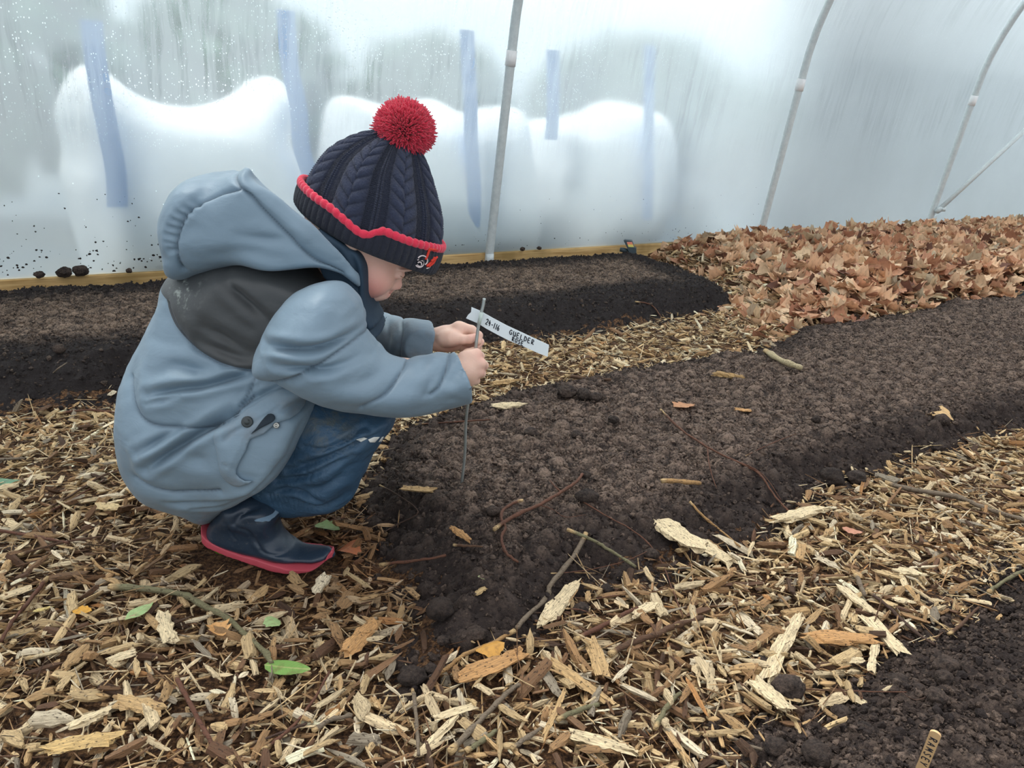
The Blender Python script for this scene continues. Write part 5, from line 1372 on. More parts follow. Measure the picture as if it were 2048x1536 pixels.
# countable chips: the larger ones lying on top, nearest the camera
def chip_obj(name, pos, L, W, T, yaw, pitch, roll, col, rs, sides=7, rings=7):
    v, q, t_ = chip_template(rs, sides, rings, .5)
    v = v*np.array([1, 1, 1])+rs.normal(0, 1, v.shape)*np.array([.008, .032, .045]); loc = v*np.array([L, W, T]); R = rotm(np.array([yaw]), np.array([pitch]), np.array([roll]))[0]
    me_loc = loc@R.T
    o = mesh_obj(name, me_loc, [q, t_], MW, smooth=False, attrs={'col': ('FLOAT_COLOR', np.tile([*col, 1], (len(v), 1))), 'loc': ('FLOAT_VECTOR', loc+rs.uniform(0, 5, 3))})
    o.location = pos; return o
cnt = 0; tries = 0; rs = np.random.default_rng(77)
placed = []
while cnt < 245 and tries < 20000:
    tries += 1
    x, y = rs.uniform(0, 2048), rs.uniform(830, 1536)
    if rs.random() > (y-760)/776*1.0+.05: continue
    if 395 < x < 690 and 960 < y < 1150: continue
    g = GP(x, y)
    if mulch_ok(g[None, :2])[0] > -.008: continue
    if -.62 < g[0] < -.1 and .87 < g[1] < 1.15: continue
    if any((g[0]-a)**2+(g[1]-b)**2 < .0009 for a, b in placed): continue
    placed.append((g[0], g[1]))
    L_ = rs.uniform(.020, .042); W_ = L_*rs.uniform(.18, .5); T_ = W_*rs.uniform(.35, .6)
    c_ = np.array(PAL[rs.choice([0, 0, 1, 2, 2, 3, 3, 4, 4, 5, 8])])*rs.uniform(.75, 1.05)
    o = chip_obj('wood_chip', (g[0], g[1], g[2]+.015+T_*.3), L_, W_, T_, rs.uniform(0, 2*pi), rs.normal(0, .2), rs.normal(0, .45), np.clip(c_, 0, .95), rs, 6, 6)
    tag(o, 'pale splintered wood chip lying loose on the mulch path', 'wood chip', 'loose wood chips on the mulch paths')
    cnt += 1

def px_dir(cx, cy, ang, ln, z):
    a = radians(ang); p0 = PZ(cx-cos(a)*ln/2, cy-sin(a)*ln/2, z); p1 = PZ(cx+cos(a)*ln/2, cy+sin(a)*ln/2, z); return p0, p1
CREAM, TAN, ORG, GREY, BRN = lin(236, 216, 176), lin(206, 172, 122), lin(206, 158, 104), lin(168, 160, 140), lin(140, 100, 66)
BIG = [(1357, 1082, 104, 40, 33, CREAM, 'wide cream wedge of split wood lying at the lower edge of the middle bed'),
 (1122, 1222, 112, 36, -50, CREAM, 'cream splintered chunk with bark beside the long grey stick'),
 (1562, 1318, 132, 36, -64, CREAM, 'long pointed cream chip speckled black, left of the orange chip'),
 (1702, 1222, 78, 20, 38, CREAM, 'slim cream chip touching a second pointed chip end to end'),
 (1758, 1292, 98, 20, 47, CREAM, 'pointed cream chip reaching down to the dark bed at the right'),
 (1675, 1302, 132, 26, 3, ORG, 'broad orange-tan slab of wood lying level near the dark bed'),
 (1535, 1420, 84, 36, 42, CREAM, 'thick cream chip on the corner of the nearest dark bed'),
 (990, 1358, 128, 32, -22, ORG, 'long orange splintered slab below the tip of the middle bed'),
 (885, 1488, 110, 17, -46, CREAM, 'long straight cream sliver at the bottom edge'),
 (908, 1450, 72, 18, -18, CREAM, 'short cream chip just above the long straight sliver'),
 (1153, 1385, 138, 22, 36, TAN, 'long greyish tan splinter pointing down to the right below the red stick'),
 (1190, 1340, 72, 26, 72, TAN, 'upright tan chip between the two reddish sticks'),
 (722, 1300, 86, 28, -47, ORG, 'orange-brown chip standing clear at the left of the bed tip'),
 (1290, 1241, 46, 34, -30, CREAM, 'squarish cream chip beside the reddish stick end'),
 (1108, 1450, 100, 13, -66, TAN, 'narrow tan splinter rising from the bottom edge'),
 (1198, 1513, 124, 22, 16, CREAM, 'wide flat cream splinter at the bottom edge, right of centre'),
 (335, 1278, 54, 34, 72, CREAM, 'cream and black chip under the curved grey-green stick'),
 (246, 1340, 54, 34, -20, CREAM, 'blocky white chip below the small green leaf at the left'),
 (172, 1518, 142, 30, -10, lin(222, 188, 128), 'long yellowish slab cut by the bottom left edge'),
 (188, 1464, 82, 20, -25, CREAM, 'cream pointed chip above the yellowish slab'),
 (222, 1036, 52, 24, 5, lin(228, 200, 150), 'flat cream chip behind the child near the coat hem'),
 (284, 1001, 50, 26, 5, lin(226, 190, 140), 'blocky pale chip just behind the child\'s coat'),
 (1600, 1052, 92, 26, -15, CREAM, 'broad pale chip at the right end of the middle bed\'s lower edge'),
 (1815, 1168, 62, 18, 8, CREAM, 'cream chip lying level in the right-hand path'),
 (1800, 1224, 46, 20, 10, CREAM, 'small speckled cream chip above the pointed chip'),
 (1698, 1344, 50, 20, 5, CREAM, 'short speckled chip under the orange-tan slab'),
 (1742, 1338, 52, 18, 100, CREAM, 'upright speckled chip under the right end of the orange slab'),
 (282, 1440, 88, 30, 12, TAN, 'brown and cream chip in the lower left'),
 (1787, 1388, 42, 14, -12, CREAM, 'small white chip on the nearest dark bed'),
 (1706, 1410, 56, 22, 30, CREAM, 'yellowish chip standing at the edge of the nearest dark bed'),
 (90, 1242, 40, 22, -15, lin(224, 200, 130), 'yellow-cream chip near the left edge'),
 (140, 1235, 60, 18, 82, GREY, 'upright grey chip near the left edge beside the orange leaf'),
 (1430, 1118, 90, 24, 35, CREAM, 'long cream chip right of the broad wedge'),
 (1010, 780, 50, 16, -8, TAN, 'pale chip on the path beyond the child\'s hands'),
 (1020, 822, 60, 20, -5, CREAM, 'large pale chip at the upper edge of the middle bed'),
 (1456, 762, 60, 16, 8, lin(180, 146, 96), 'brown splintered chip on the top of the middle bed'),
 (1368, 985, 1, 1, 0, TAN, None), (1487, 830, 34, 8, 6, ORG, 'small orange chip lying alone on the middle bed'),
 (960, 1194, 26, 16, -35, lin(196, 168, 120), 'little tan chip on the dark soil below the child'),
 (836, 992, 60, 12, 5, TAN, 'thin tan chip on the soil below the wire'),
 (920, 1080, 46, 14, 35, ORG, 'orange-brown chip on the soil right of the boot')]
rs = np.random.default_rng(9)
for cx, cy, ln, wd, ang, c_, lb in BIG:
    if lb is None: continue
    g = GP(cx, cy); p0, p1 = px_dir(cx, cy, ang, ln, g[2]); d = p1-p0; Lm = np.linalg.norm(d); yw = atan2(d[1], d[0])
    # width: pixel width across the direction on the ground
    q0, q1 = px_dir(cx, cy, ang+90, wd, g[2]); Wm = min(abs(np.cross((q1-q0)[:2], d[:2]/Lm)), Lm*.45, .036)
    o = chip_obj('wood_chip', (g[0], g[1], g[2]+(.015 if mulch_ok(g[None, :2])[0] < 0 else .007)+Wm*.2), Lm, Wm*1.05, Wm*.45, yw, 0.0, rs.normal(0, .12), np.clip(np.array(c_), 0, .95), rs, 9, 10)
    tag(o, lb, 'wood chip', 'large split chips')

# ------------------------------------------------------------------ twigs and sticks
BARKS = {'green': lin(122, 120, 90), 'red': lin(104, 66, 52), 'tan': lin(178, 140, 92), 'grey': lin(126, 114, 98), 'brown': lin(92, 66, 50), 'dark': lin(70, 52, 46), 'pale': lin(200, 184, 146)}
TW = [
 ([(222, 1201), (297, 1205), (369, 1217), (410, 1239), (455, 1263), (496, 1300), (533, 1335), (545, 1357)], 6.5, 'green', 'long curved grey-green stick arching across the lower left mulch'),
 ([(352, 1376), (374, 1420), (398, 1465), (418, 1503), (434, 1530)], 5.5, 'red', 'reddish-brown stick running down to the bottom edge at the left'),
 ([(1171, 1085), (1143, 1136), (1101, 1188), (1091, 1216), (1049, 1258), (1031, 1279)], 5.5, 'grey', 'long grey bark stick leaning across the middle bed\'s lower edge'),
 ([(1029, 1282), (979, 1310), (927, 1338), (890, 1362), (860, 1381)], 5.0, 'tan', 'broken orange-tan stick continuing from the long grey stick'),
 ([(988, 1078), (1024, 1052), (1080, 1026), (1122, 1001), (1150, 982), (1164, 964)], 3.6, 'red', 'straight reddish twig with a peeled end on the middle bed'),
 ([(1044, 1017), (1010, 1033), (1001, 1054), (1010, 1072), (1002, 1096), (1011, 1124), (1035, 1143)], 3.4, 'red', 'wriggling red-brown root on the middle bed'),
 ([(1133, 1077), (1188, 1101), (1223, 1122), (1269, 1152)], 3.6, 'green', 'greenish twig crossing under the long grey stick'),
 ([(760, 1147), (822, 1141), (858, 1136), (892, 1129)], 3.2, 'red', 'reddish twig beside the boot, at the left end of the bed'),
 ([(906, 1108), (935, 1110), (965, 1112)], 2.8, 'brown', 'short brown twig on the dark soil by the boot'),
 ([(1147, 1007), (1206, 1045), (1258, 1073), (1293, 1101), (1321, 1140), (1345, 1209), (1363, 1258)], 1.5, 'red', 'thin red root trailing down from the middle bed into the mulch'),
 ([(1147, 1307), (1206, 1276), (1272, 1241)], 5.0, 'red', 'reddish stick below the broad cream wedge'),
 ([(1216, 1338), (1258, 1314), (1310, 1297), (1345, 1279), (1402, 1262)], 6.5, 'brown', 'thick brown branch in the mulch, right of centre'),
 ([(826, 1400), (830, 1440), (834, 1490), (837, 1540)], 4.2, 'grey', 'upright grey stick at the bottom edge'),
 ([(899, 1536), (944, 1488), (979, 1450), (1014, 1415), (1037, 1398)], 6.0, 'grey', 'tan-grey stick slanting up from the bottom edge'),
 ([(930, 1534), (965, 1512), (992, 1490)], 5.5, 'green', 'short grey-green stick beside the tan-grey one at the bottom'),
 ([(1020, 1528), (1049, 1509), (1080, 1485)], 5.0, 'grey', 'stub of grey stick between two splinters at the bottom edge'),
 ([(1307, 1488), (1325, 1450), (1356, 1415)], 5.5, 'green', 'forked-looking olive stick low in the mulch, right of centre'),
 ([(1112, 1471), (1154, 1450), (1195, 1438)], 5.5, 'green', 'short olive stick right of the narrow tan splinter'),
 ([(1378, 1020), (1400, 1045), (1438, 1077), (1477, 1115)], 2.6, 'tan', 'straight tan stem lying down the lower side of the middle bed'),
 ([(1766, 985), (1819, 1000), (1906, 1014), (1958, 1035), (2048, 1064), (2090, 1076)], 5.0, 'grey', 'long grey branch crossing the right-hand path'),
 ([(1707, 1174), (1716, 1195), (1724, 1216)], 5.0, 'grey', 'short dark stick with a frayed top in the right-hand path'),
 ([(1728, 1202), (1777, 1244), (1826, 1283), (1864, 1310)], 3.8, 'dark', 'dark straight twig pointing at the round clod'),
 ([(1972, 1209), (1986, 1192), (2021, 1171), (2060, 1152)], 4.4, 'green', 'olive twig with a cut end on the nearest dark bed\'s upper edge'),
 ([(1893, 1288), (1916, 1270), (1940, 1245), (1958, 1227)], 3.6, 'brown', 'brown twig bending along the upper edge of the nearest dark bed'),
 ([(1320, 832), (1361, 873), (1413, 909), (1464, 935), (1515, 962), (1549, 1010), (1583, 1051)], 2.4, 'red', 'long thin forked twig lying across the middle bed'),
 ([(1320, 980), (1358, 981), (1399, 984)], 5.0, 'tan', 'short tan peg of stick on the middle bed'),
 ([(1129, 767), (1173, 771), (1218, 774)], 4.0, 'brown', 'brown twig resting on the far edge of the middle bed'),
 ([(1529, 716), (1563, 737), (1600, 751)], 6.5, 'pale', 'pale peeling branch end on the far side of the middle bed'),
 ([(-20, 1080), (59, 1093), (103, 1102), (141, 1110)], 3.6, 'red', 'reddish stick coming in from the left edge'),
 ([(41, 1134), (88, 1119), (141, 1105), (205, 1096)], 2.6, 'brown', 'brown twig touching the reddish stick near the left edge'),
 ([(91, 1043), (146, 1011), (205, 973), (250, 958)], 2.2, 'brown', 'thin brown stem pointing at the coat from the left'),
 ([(84, 1054), (150, 1018), (212, 979)], 1.8, 'red', 'thin red stem lying alongside the brown stem at the left'),
 ([(187, 1140), (205, 1160), (243, 1175)], 3.0, 'tan', 'short bent tan twig left of the boot'),
 ([(100, 1180), (70, 1220), (30, 1270), (8, 1310)], 4.4, 'red', 'reddish-purple stick near the left edge'),
 ([(526, 1529), (581, 1488), (632, 1423), (660, 1369)], 3.2, 'red', 'slender red-brown stem below the green leaf'),
 ([(489, 1522), (564, 1495), (615, 1475)], 3.2, 'dark', 'dark twig at the bottom, left of centre'),
 ([(-20, 940), (20, 938), (53, 936)], 3.0, 'grey', 'grey twig at the left edge above the green leaf'),
 ([(117, 844), (176, 837), (234, 842)], 2.2, 'red', 'thin red twig at the foot of the bed behind the coat'),
 ([(1770, 992), (1840, 1012), (1900, 1030), (1975, 1048)], 2.0, 'brown', 'thin brown twig beside the long grey branch'),
 ([(832, 862), (900, 858), (980, 853)], 1.8, 'red', 'fine orange-red twig crossing the wire at the top of the bed'),
 ([(610, 1085), (648, 1066), (690, 1056)], 1.8, 'red', 'fine red twig above the toe of the boot'),
 ([(1270, 612), (1300, 618), (1320, 640)], 1.6, 'red', 'fine red twig on the tip of the bed by the wall'),
 ([(1480, 600), (1535, 640), (1600, 672)], 1.4, 'grey', 'fine grey twig at the edge of the leaf pile'),
 ([(628, 1493), (660, 1470), (706, 1460)], 5.0, 'grey', 'stout grey stick low at the bottom, left of the upright one'),
 ([(1450, 1500), (1490, 1512), (1520, 1522)], 4.0, 'grey', 'grey twig at the left corner of the nearest dark bed'),
 ([(1880, 1400), (1830, 1420), (1800, 1405)], 1.6, 'dark', 'thin dark twig on the nearest dark bed'),
 ([(1640, 1402), (1720, 1402), (1808, 1404)], 1.4, 'red', 'thin straight red twig on the nearest dark bed'),
 ([(1101, 1164), (1150, 1160), (1206, 1150), (1255, 1136), (1300, 1115)], 1.1, 'red', 'hair-thin red root curving under the end of the greenish twig'),
 ([(1178, 1223), (1225, 1214), (1280, 1210), (1330, 1200), (1385, 1195)], 1.1, 'red', 'thin red root stretched over the chips right of the cream chunk'),
 ([(1077, 1317), (1140, 1312), (1180, 1304), (1213, 1293)], 1.5, 'dark', 'thin dark root above the long tan splinter'),
 ([(1129, 1241), (1160, 1243), (1190, 1256)], 1.3, 'red', 'short red root just below the cream chunk with bark'),
 ([(1480, 930), (1530, 905), (1590, 880)], .9, 'red', 'faint red root on the middle bed right of the forked twig'),
 ([(760, 985), (800, 1008), (836, 1040), (800, 1062), (768, 1080)], 1.6, 'dark', 'dark bent root on the soil right of the child\'s knee'),
 ([(100, 765), (118, 750), (136, 738)], 1.6, 'grey', 'pale fine twig on the dark side of the bed behind the child'),
]
FORK = {4: [([(1122, 1001), (1110, 990), (1098, 975)], 2.0), ([(1080, 1026), (1105, 1035), (1130, 1050), (1170, 1045)], 1.0)], 24: [([(1413, 909), (1416, 942), (1430, 990)], 1.5), ([(1464, 935), (1500, 948), (1530, 970), (1560, 1015)], 1.3)]}
for i, (pts, w, c_, lb) in enumerate(TW):
    if lb is None: continue
    rs = np.random.default_rng(500+i)
    def path(pts, w):
        g = [GP(x, y) for x, y in pts]; r = w*mpp(g[len(g)//2]); out = [p+np.array([0, 0, r*.9+(.016 if mulch_ok(p[None, :2])[0] < -.005 else .012)]) for p in g]
        s_ = smooth_line(out, 5); s_ = s_+(rs.random(s_.shape)-.5)*min(r*.5, .0012); return s_, r
    s_, r = path(pts, w); n = len(s_); rad = r*(1-.25*np.linspace(0, 1, n))*(1+.10*rs.standard_normal(n).clip(-1.5, 1.5)); rad[rs.integers(1, n-1, 2)] *= 1.25
    parts_ = [tube(s_, rad, 9, jit=.22, seed=i)]
    for fp, fw in FORK.get(i, []):
        s2_, r2 = path(fp, fw); parts_.append(tube(s2_, r2*np.linspace(1, .5, len(s2_)), 7, jit=.2, seed=i+50))
    v_, f_ = join(parts_); ctr = v_.mean(0)
    dist = np.linalg.norm(v_-s_[0], axis=1)
    colv = np.tile([*BARKS[c_], 1], (len(v_), 1)); endm = (np.arange(len(v_)) < 18); colv[endm, :3] = np.array(lin(206, 176, 128))
    o = mesh_obj('twig', v_-ctr, f_, MW, attrs={'col': ('FLOAT_COLOR', colv), 'loc': ('FLOAT_VECTOR', np.column_stack([dist, v_[:, 1], v_[:, 2]]))}); o.location = ctr
    tag(o, lb, 'twig' if w < 5 else 'stick', 'twigs and sticks')

# ------------------------------------------------------------------ clods and stones
SOILC = m_soil('clod_soil', lin(48, 42, 40), lin(112, 96, 86))
CL = [(1888, 1340, 27, 'round dark clod of soil at the upper edge of the nearest bed'), (1884, 1368, 19, 'flat stone-like clod under the round one'), (1571, 1386, 32, 'large round clod between the pointed chip and the thick cream chip'),
 (1529, 1331, 19, 'small grey clod left of the long pointed chip'), (1548, 1504, 24, 'clod at the bottom edge, left end of the nearest bed'), (1630, 1518, 29, 'big rough clod cut by the bottom edge'), (1728, 1471, 21, 'rounded clod in the middle of the nearest bed'),
 (1679, 1433, 19, 'brown clod left on the nearest bed'), (1867, 1402, 20, 'low clod right on the nearest bed'), (1794, 1372, 20, 'dark reddish clod near the white chip'), (881, 1227, 28, 'large smooth clod in the narrow end of the middle bed'),
 (951, 1276, 21, 'clod right of the largest one at the bed end'), (916, 1292, 16, 'small clod under the larger one at the bed end'), (824, 1362, 28, 'grey clod at the very tip of the middle bed'), (862, 1348, 16, 'small brown clod beside the tip clod'),
 (1162, 1225, 16, 'dark clod beside the cream chunk with bark'), (986, 1030, 14, 'small clod on the soil left of the root'), (1213, 1187, 14, 'small clod at the middle bed\'s lower edge'), (1134, 790, 19, 'clod on the far edge of the middle bed, leftmost of three'),
 (1167, 795, 15, 'clod on the far edge of the middle bed, middle of three'), (1190, 800, 13, 'clod on the far edge of the middle bed, rightmost of three'), (1173, 1001, 22, 'broad clod on the middle bed right of the straight twig'), (1170, 957, 11, 'small clod at the top end of the straight twig'),
 (1153, 877, 11, 'little clod in the upper part of the middle bed'), (1226, 846, 11, 'pale little stone on the middle bed'), (1061, 873, 14, 'clod near the wire on the middle bed'), (1660, 962, 24, 'large clod at the lower right edge of the middle bed'),
 (1709, 962, 20, 'clod beside the large one at the lower right edge of the middle bed'), (1875, 901, 14, 'round clod at the right-hand edge of the middle bed'), (1881, 846, 15, 'flat clod with a leaf leaning on it on the middle bed'), (1630, 845, 9, 'small pinkish stone on the middle bed'),
 (80, 551, 10, 'clod on the base board at the far left'), (130, 549, 14, 'largest clod on the base board at the left'), (164, 560, 15, 'wide clod on the base board, right of the largest'), (258, 548, 6, 'tiny clod on the base board behind the hood'),
 (242, 575, 12, 'clod at the back of the wall-side bed behind the coat'), (95, 592, 11, 'clod at the back of the wall-side bed at the left'), (120, 704, 13, 'clod half way down the wall-side bed at the left'), (1074, 501, 5, 'tiny clod on the base board right of the hoop pole'),
 (1041, 503, 5, 'very small clod on the base board near the hoop pole'), (885, 1290, 12, 'crumb of soil low in the bed end'), (1440, 1094, 0, None), (1300, 1115, 15, 'clod left of the broad cream wedge')]
iv, if_ = ico()
def subdiv(v, f):
    v = [tuple(p) for p in v]; mid = {}; nf = []
    def mp_(a, b):
        k = (min(a, b), max(a, b))
        if k not in mid:
            p = np.array(v[a])+np.array(v[b]); p /= np.linalg.norm(p); mid[k] = len(v); v.append(tuple(p))
        return mid[k]
    for a, b, c in f:
        x, y, z = mp_(a, b), mp_(b, c), mp_(c, a); nf += [(a, x, z), (b, y, x), (c, z, y), (x, y, z)]
    return np.array(v), np.array(nf)
sv, sf = subdiv(*subdiv(*subdiv(iv, if_)))
for i, (x, y, r, lb) in enumerate(CL):
    if lb is None: continue
    rs = np.random.default_rng(900+i); g = GP(x, y+r*.45)
    if y < 562 and lb.find('board') > 0:
        gp_ = PW(x, y+r*.5); g = np.array([*(gp_+W_N*.014)[:2], .097])
    R_ = r*mpp(g); v_ = sv*R_*np.array([1, rs.uniform(.8, 1), rs.uniform(.62, .85)])
    nn = vn3(sv[:, 0]*2+i, sv[:, 1]*2, sv[:, 2]*2, i)-.5; n2_ = vn3(sv[:, 0]*7+i, sv[:, 1]*7, sv[:, 2]*7, i+3)-.5
    v_ = v_*(1+.35*nn+.16*n2_)[:, None]
    o = mesh_obj('soil_clod', v_, [sf], SOILC, attrs={'dry': ('FLOAT', np.full(len(v_), rs.uniform(.3, .75)))}); o.location = (g[0], g[1], g[2]+R_*.55+(.006 if y > 570 else 0))
    tag(o, lb, 'clod', 'soil clods')

# ------------------------------------------------------------------ leaves
t = NT('dry_leaf'); col = t.attr('col').outputs['Color']; loc = t.attr('loc').outputs['Vector']
sp_ = t.add('ShaderNodeSeparateXYZ'); t.l(loc, sp_.inputs[0])
vein = t.math('ABSOLUTE', t.math('SINE', t.math('MULTIPLY', t.math('SUBTRACT', sp_.outputs[0], t.math('ABSOLUTE', sp_.outputs[1])), 38.0)))
mid = t.math('ABSOLUTE', sp_.outputs[1])
vm = t.math('MAXIMUM', t.ramp(vein, [(.0, .8), (.16, 0.0)]), t.ramp(mid, [(.0, 1.0), (.02, 0.0)]))
sc_ = t.noise(t.map(loc, (3, 3, 3)), 1.5, 4, .6)
c = t.mix(t.math('MULTIPLY', vm, .35), col, lin(226, 196, 150)); c = t.mix(t.ramp(sc_, [(.5, 0.0), (.7, .45)]), c, lin(112, 78, 60))
M_LEAF = t.fin(c, .6, t.bump(t.math('ADD', vm, sc_), .0008, .6), .3)
t2 = t.add('ShaderNodeBsdfTranslucent'); t.l(c, t2.inputs[0]); ms = t.add('ShaderNodeMixShader'); ms.inputs[0].default_value = .18
t.l(t.b.outputs[0], ms.inputs[1]); t.l(t2.outputs[0], ms.inputs[2]); t.l(ms.outputs[0], t.out.inputs[0])
def leaf_template(rs, kind, nu=9, nv=7):
    "leaf blade along x [0..1], curled; returns V (world-unit 1), quads, loc"
    u = np.linspace(0, 1, nu); v = np.linspace(-1, 1, nv); U, Vv = np.meshgrid(u, v, indexing='ij')
    base = np.sin(pi*np.clip(U, 0, 1)**.8)**.8*.42
    if kind == 'lobed':
        lob = 1+.26*np.cos(U*pi*6+np.abs(Vv)*1.0)*np.abs(Vv)**1.5; base = base*lob+.01
    elif kind == 'beech': base = base*(1+.12*np.cos(U*23)*np.abs(Vv))
    elif kind == 'long': base = base*.38
    X = U+.10*np.abs(Vv)*np.where(np.arange(nu)[:, None] > 0, 1, 0)*(rs.uniform(-.5, 1)); Y = Vv*base
    k1, k2 = rs.uniform(-2.6, 2.6), rs.uniform(-1.6, 1.6)
    if kind == 'long': k1 *= .3; k2 *= .25
    Z = k1*Y*Y*1.3+k2*(U-.5)**2*.5+.10*np.sin(U*5+rs.uniform(0, 6))*Vv*rs.uniform(.2, 1.2)*.5+(rs.random(U.shape)-.5)*.035
    X = X+(rs.random(U.shape)-.5)*.02
    return np.stack([X-.5, Y, Z], 2).reshape(-1, 3), grid_faces(nu, nv), np.stack([U, Y, 0*U], 2).reshape(-1, 3)
LPAL = [lin(214, 178, 144), lin(200, 158, 124), lin(184, 134, 104), lin(224, 194, 160), lin(154, 106, 82), lin(108, 74, 62), lin(200, 174, 140), lin(166, 150, 126)]
rs = np.random.default_rng(31)
LT = [leaf_template(rs, k) for k in (['lobed']*3+['beech']*8+['long']*4)]
N0 = 85000
P = np.stack([rs.uniform(.2, 7.5, N0), rs.uniform(1.8, 8.0, N0)], 1)
lf = -poly_sd(P, LEAFP); px, py, z_ = frame_px(np.column_stack([P, np.zeros(N0)])); wn_ = ((np.column_stack([P, 0*P[:, 0]])-W_O)@W_N)
ok = (lf > -.06-.10*rs.random(N0)**2) & (px < 2500) & (wn_ > .045) & (mulch_ok(P) < .03) & (z_ > 0)
ok &= rs.random(N0) < np.where(lf < .1, .5, 1.0)
P = P[ok]; lf = lf[ok]; wn_ = wn_[ok]; n = len(P)
print('leaves', n)
size = rs.uniform(.036, .080, n); yaw = rs.uniform(0, 2*pi, n); pitch = rs.normal(0, .34, n); roll = rs.normal(0, .55, n)
Z = terrain(P)+.004+rs.random(n)*.045*sstep(-.02, .35, lf)+.012*sstep(.3, .0, wn_)*0
col = np.array(LPAL)[rs.choice(len(LPAL), n, p=[.2, .18, .14, .14, .12, .06, .1, .06])]*rs.uniform(.8, 1.12, (n, 1))*1.12
R = rotm(yaw, pitch, roll)
px, py, z_ = frame_px(np.column_stack([P, Z])); inview = (px > 0) & (px < 2040) & (py > 400) & (py < 740)
top = Z-terrain(P)
score = np.where(inview, size/z_+ .02*top/.05, -1); order = np.argsort(-score); indiv = order[:280]
rest = np.setdiff1d(np.arange(n), indiv)
Vs = []; Fs = []; Cs = []; Ls = []; o_ = 0; which = rs.integers(0, len(LT), n)
for j, (v, q, lc) in enumerate(LT):
    m = rest[which[rest] == j]
    if not len(m): continue
    w = np.einsum('nij,nkj->nki', R[m], v[None]*size[m][:, None, None])+np.column_stack([P[m], Z[m]])[:, None]
    Vs.append(w.reshape(-1, 3)); Fs.append((q[None]+np.arange(len(m))[:, None, None]*len(v)+o_).reshape(-1, 4)); Cs.append(np.repeat(np.column_stack([col[m], np.ones(len(m))]), len(v), 0)); Ls.append(np.tile(lc, (len(m), 1))); o_ += len(v)*len(m)
ll = mesh_obj('leaf_litter', np.concatenate(Vs), [np.concatenate(Fs)], M_LEAF, attrs={'col': ('FLOAT_COLOR', np.concatenate(Cs)), 'loc': ('FLOAT_VECTOR', np.concatenate(Ls))})
tag(ll, 'deep pile of dry brown leaves against the plastic wall at the right', 'leaves', kind='stuff')
for i in indiv:
    v, q, lc = LT[which[i]]
    o = mesh_obj('dry_leaf', (v*size[i])@R[i].T, [q], M_LEAF, attrs={'col': ('FLOAT_COLOR', np.tile([*col[i], 1], (len(v), 1))), 'loc': ('FLOAT_VECTOR', lc)}); o.location = (P[i, 0], P[i, 1], Z[i]+.004)
    tag(o, 'curled dry brown leaf lying on the leaf pile at the right', 'leaf', 'dry leaves on top of the pile')
# single leaves
GRN, LGR, YEL = lin(120, 160, 84), lin(158, 186, 128), lin(222, 164, 62)
SL = [(577, 1366, 92, 4, 'long', GRN, 'green_leaf', 'bright green pointed leaf lying on the mulch at the bottom, left of centre', 1.9), (280, 1253, 64, -35, 'long', LGR, 'green_leaf', 'pale green narrow leaf under the curved stick', 1.6), (549, 1272, 30, 40, 'beech', LGR, 'green_leaf', 'small green leaf right of the curved stick', .9),
 (655, 1079, 50, 8, 'beech', LGR, 'green_leaf', 'pale green leaf by the toe of the boot', 1.0), (450, 1128, 46, 25, 'long', lin(110, 170, 40), 'green_leaf', 'bright green leaf trapped under the boot sole', 1.6), (12, 982, 60, 3, 'beech', lin(96, 140, 112), 'green_leaf', 'blue-green leaf at the left edge', .9),
 (970, 1168, 30, 18, 'long', lin(180, 190, 140), 'green_leaf', 'pale green scrap of leaf on the dark soil', 1.2), (168, 1250, 38, 0, 'beech', YEL, 'orange_leaf', 'orange-yellow leaf in the mulch near the left edge', 1.1), (440, 1290, 30, 60, 'lobed', lin(214, 164, 106), 'dry_leaf', 'small ragged tan leaf under the curved stick', 1.0),
 (1366, 818, 40, -10, 'lobed', lin(188, 136, 98), 'dry_leaf', 'brown leaf lying alone on the middle bed', 1.0), (1873, 830, 30, -45, 'beech', lin(208, 172, 120), 'dry_leaf', 'small tan leaf upright against a clod', .8), (1590, 580, 30, 15, 'long', lin(176, 190, 90), 'green_leaf', 'yellow-green leaf among the brown ones', 1.3),
 (980, 1322, 60, -20, 'beech', lin(214, 160, 80), 'dry_leaf', 'orange-yellow leaf beneath the broken stick', 1.0), (1700, 1085, 44, 10, 'beech', lin(196, 140, 116), 'dry_leaf', 'pinkish-brown leaf in the right-hand path', .9), (1610, 636, 60, 4, 'beech', lin(196, 150, 118), 'dry_leaf', 'flat brown leaf lying clear below the leaf pile', .9),
 (700, 1118, 44, -40, 'beech', lin(176, 104, 66), 'dry_leaf', 'rust-brown leaf right of the boot toe', 1.0)]
for k, (x, y, ln, ang, kd, c_, nm, lb, ws) in enumerate(SL):
    rs = np.random.default_rng(700+k); v, q, lc = leaf_template(rs, kd, 15, 9); v = v*np.array([1, ws, .35])
    g = GP(x, y); p0, p1 = px_dir(x, y, ang, ln, g[2]); d = p1-p0; Lm = min(np.linalg.norm(d), .09)
    Rr = rotm(np.array([atan2(d[1], d[0])]), np.array([.04]), np.array([-.12]))[0]
    o = mesh_obj(nm, (v*Lm)@Rr.T, [q], M_LEAF, attrs={'col': ('FLOAT_COLOR', np.tile([*c_, 1], (len(v), 1))), 'loc': ('FLOAT_VECTOR', lc)})
    o.location = (g[0], g[1], g[2]+(.020 if mulch_ok(g[None, :2])[0] < 0 else .008)); tag(o, lb, 'leaf', None)

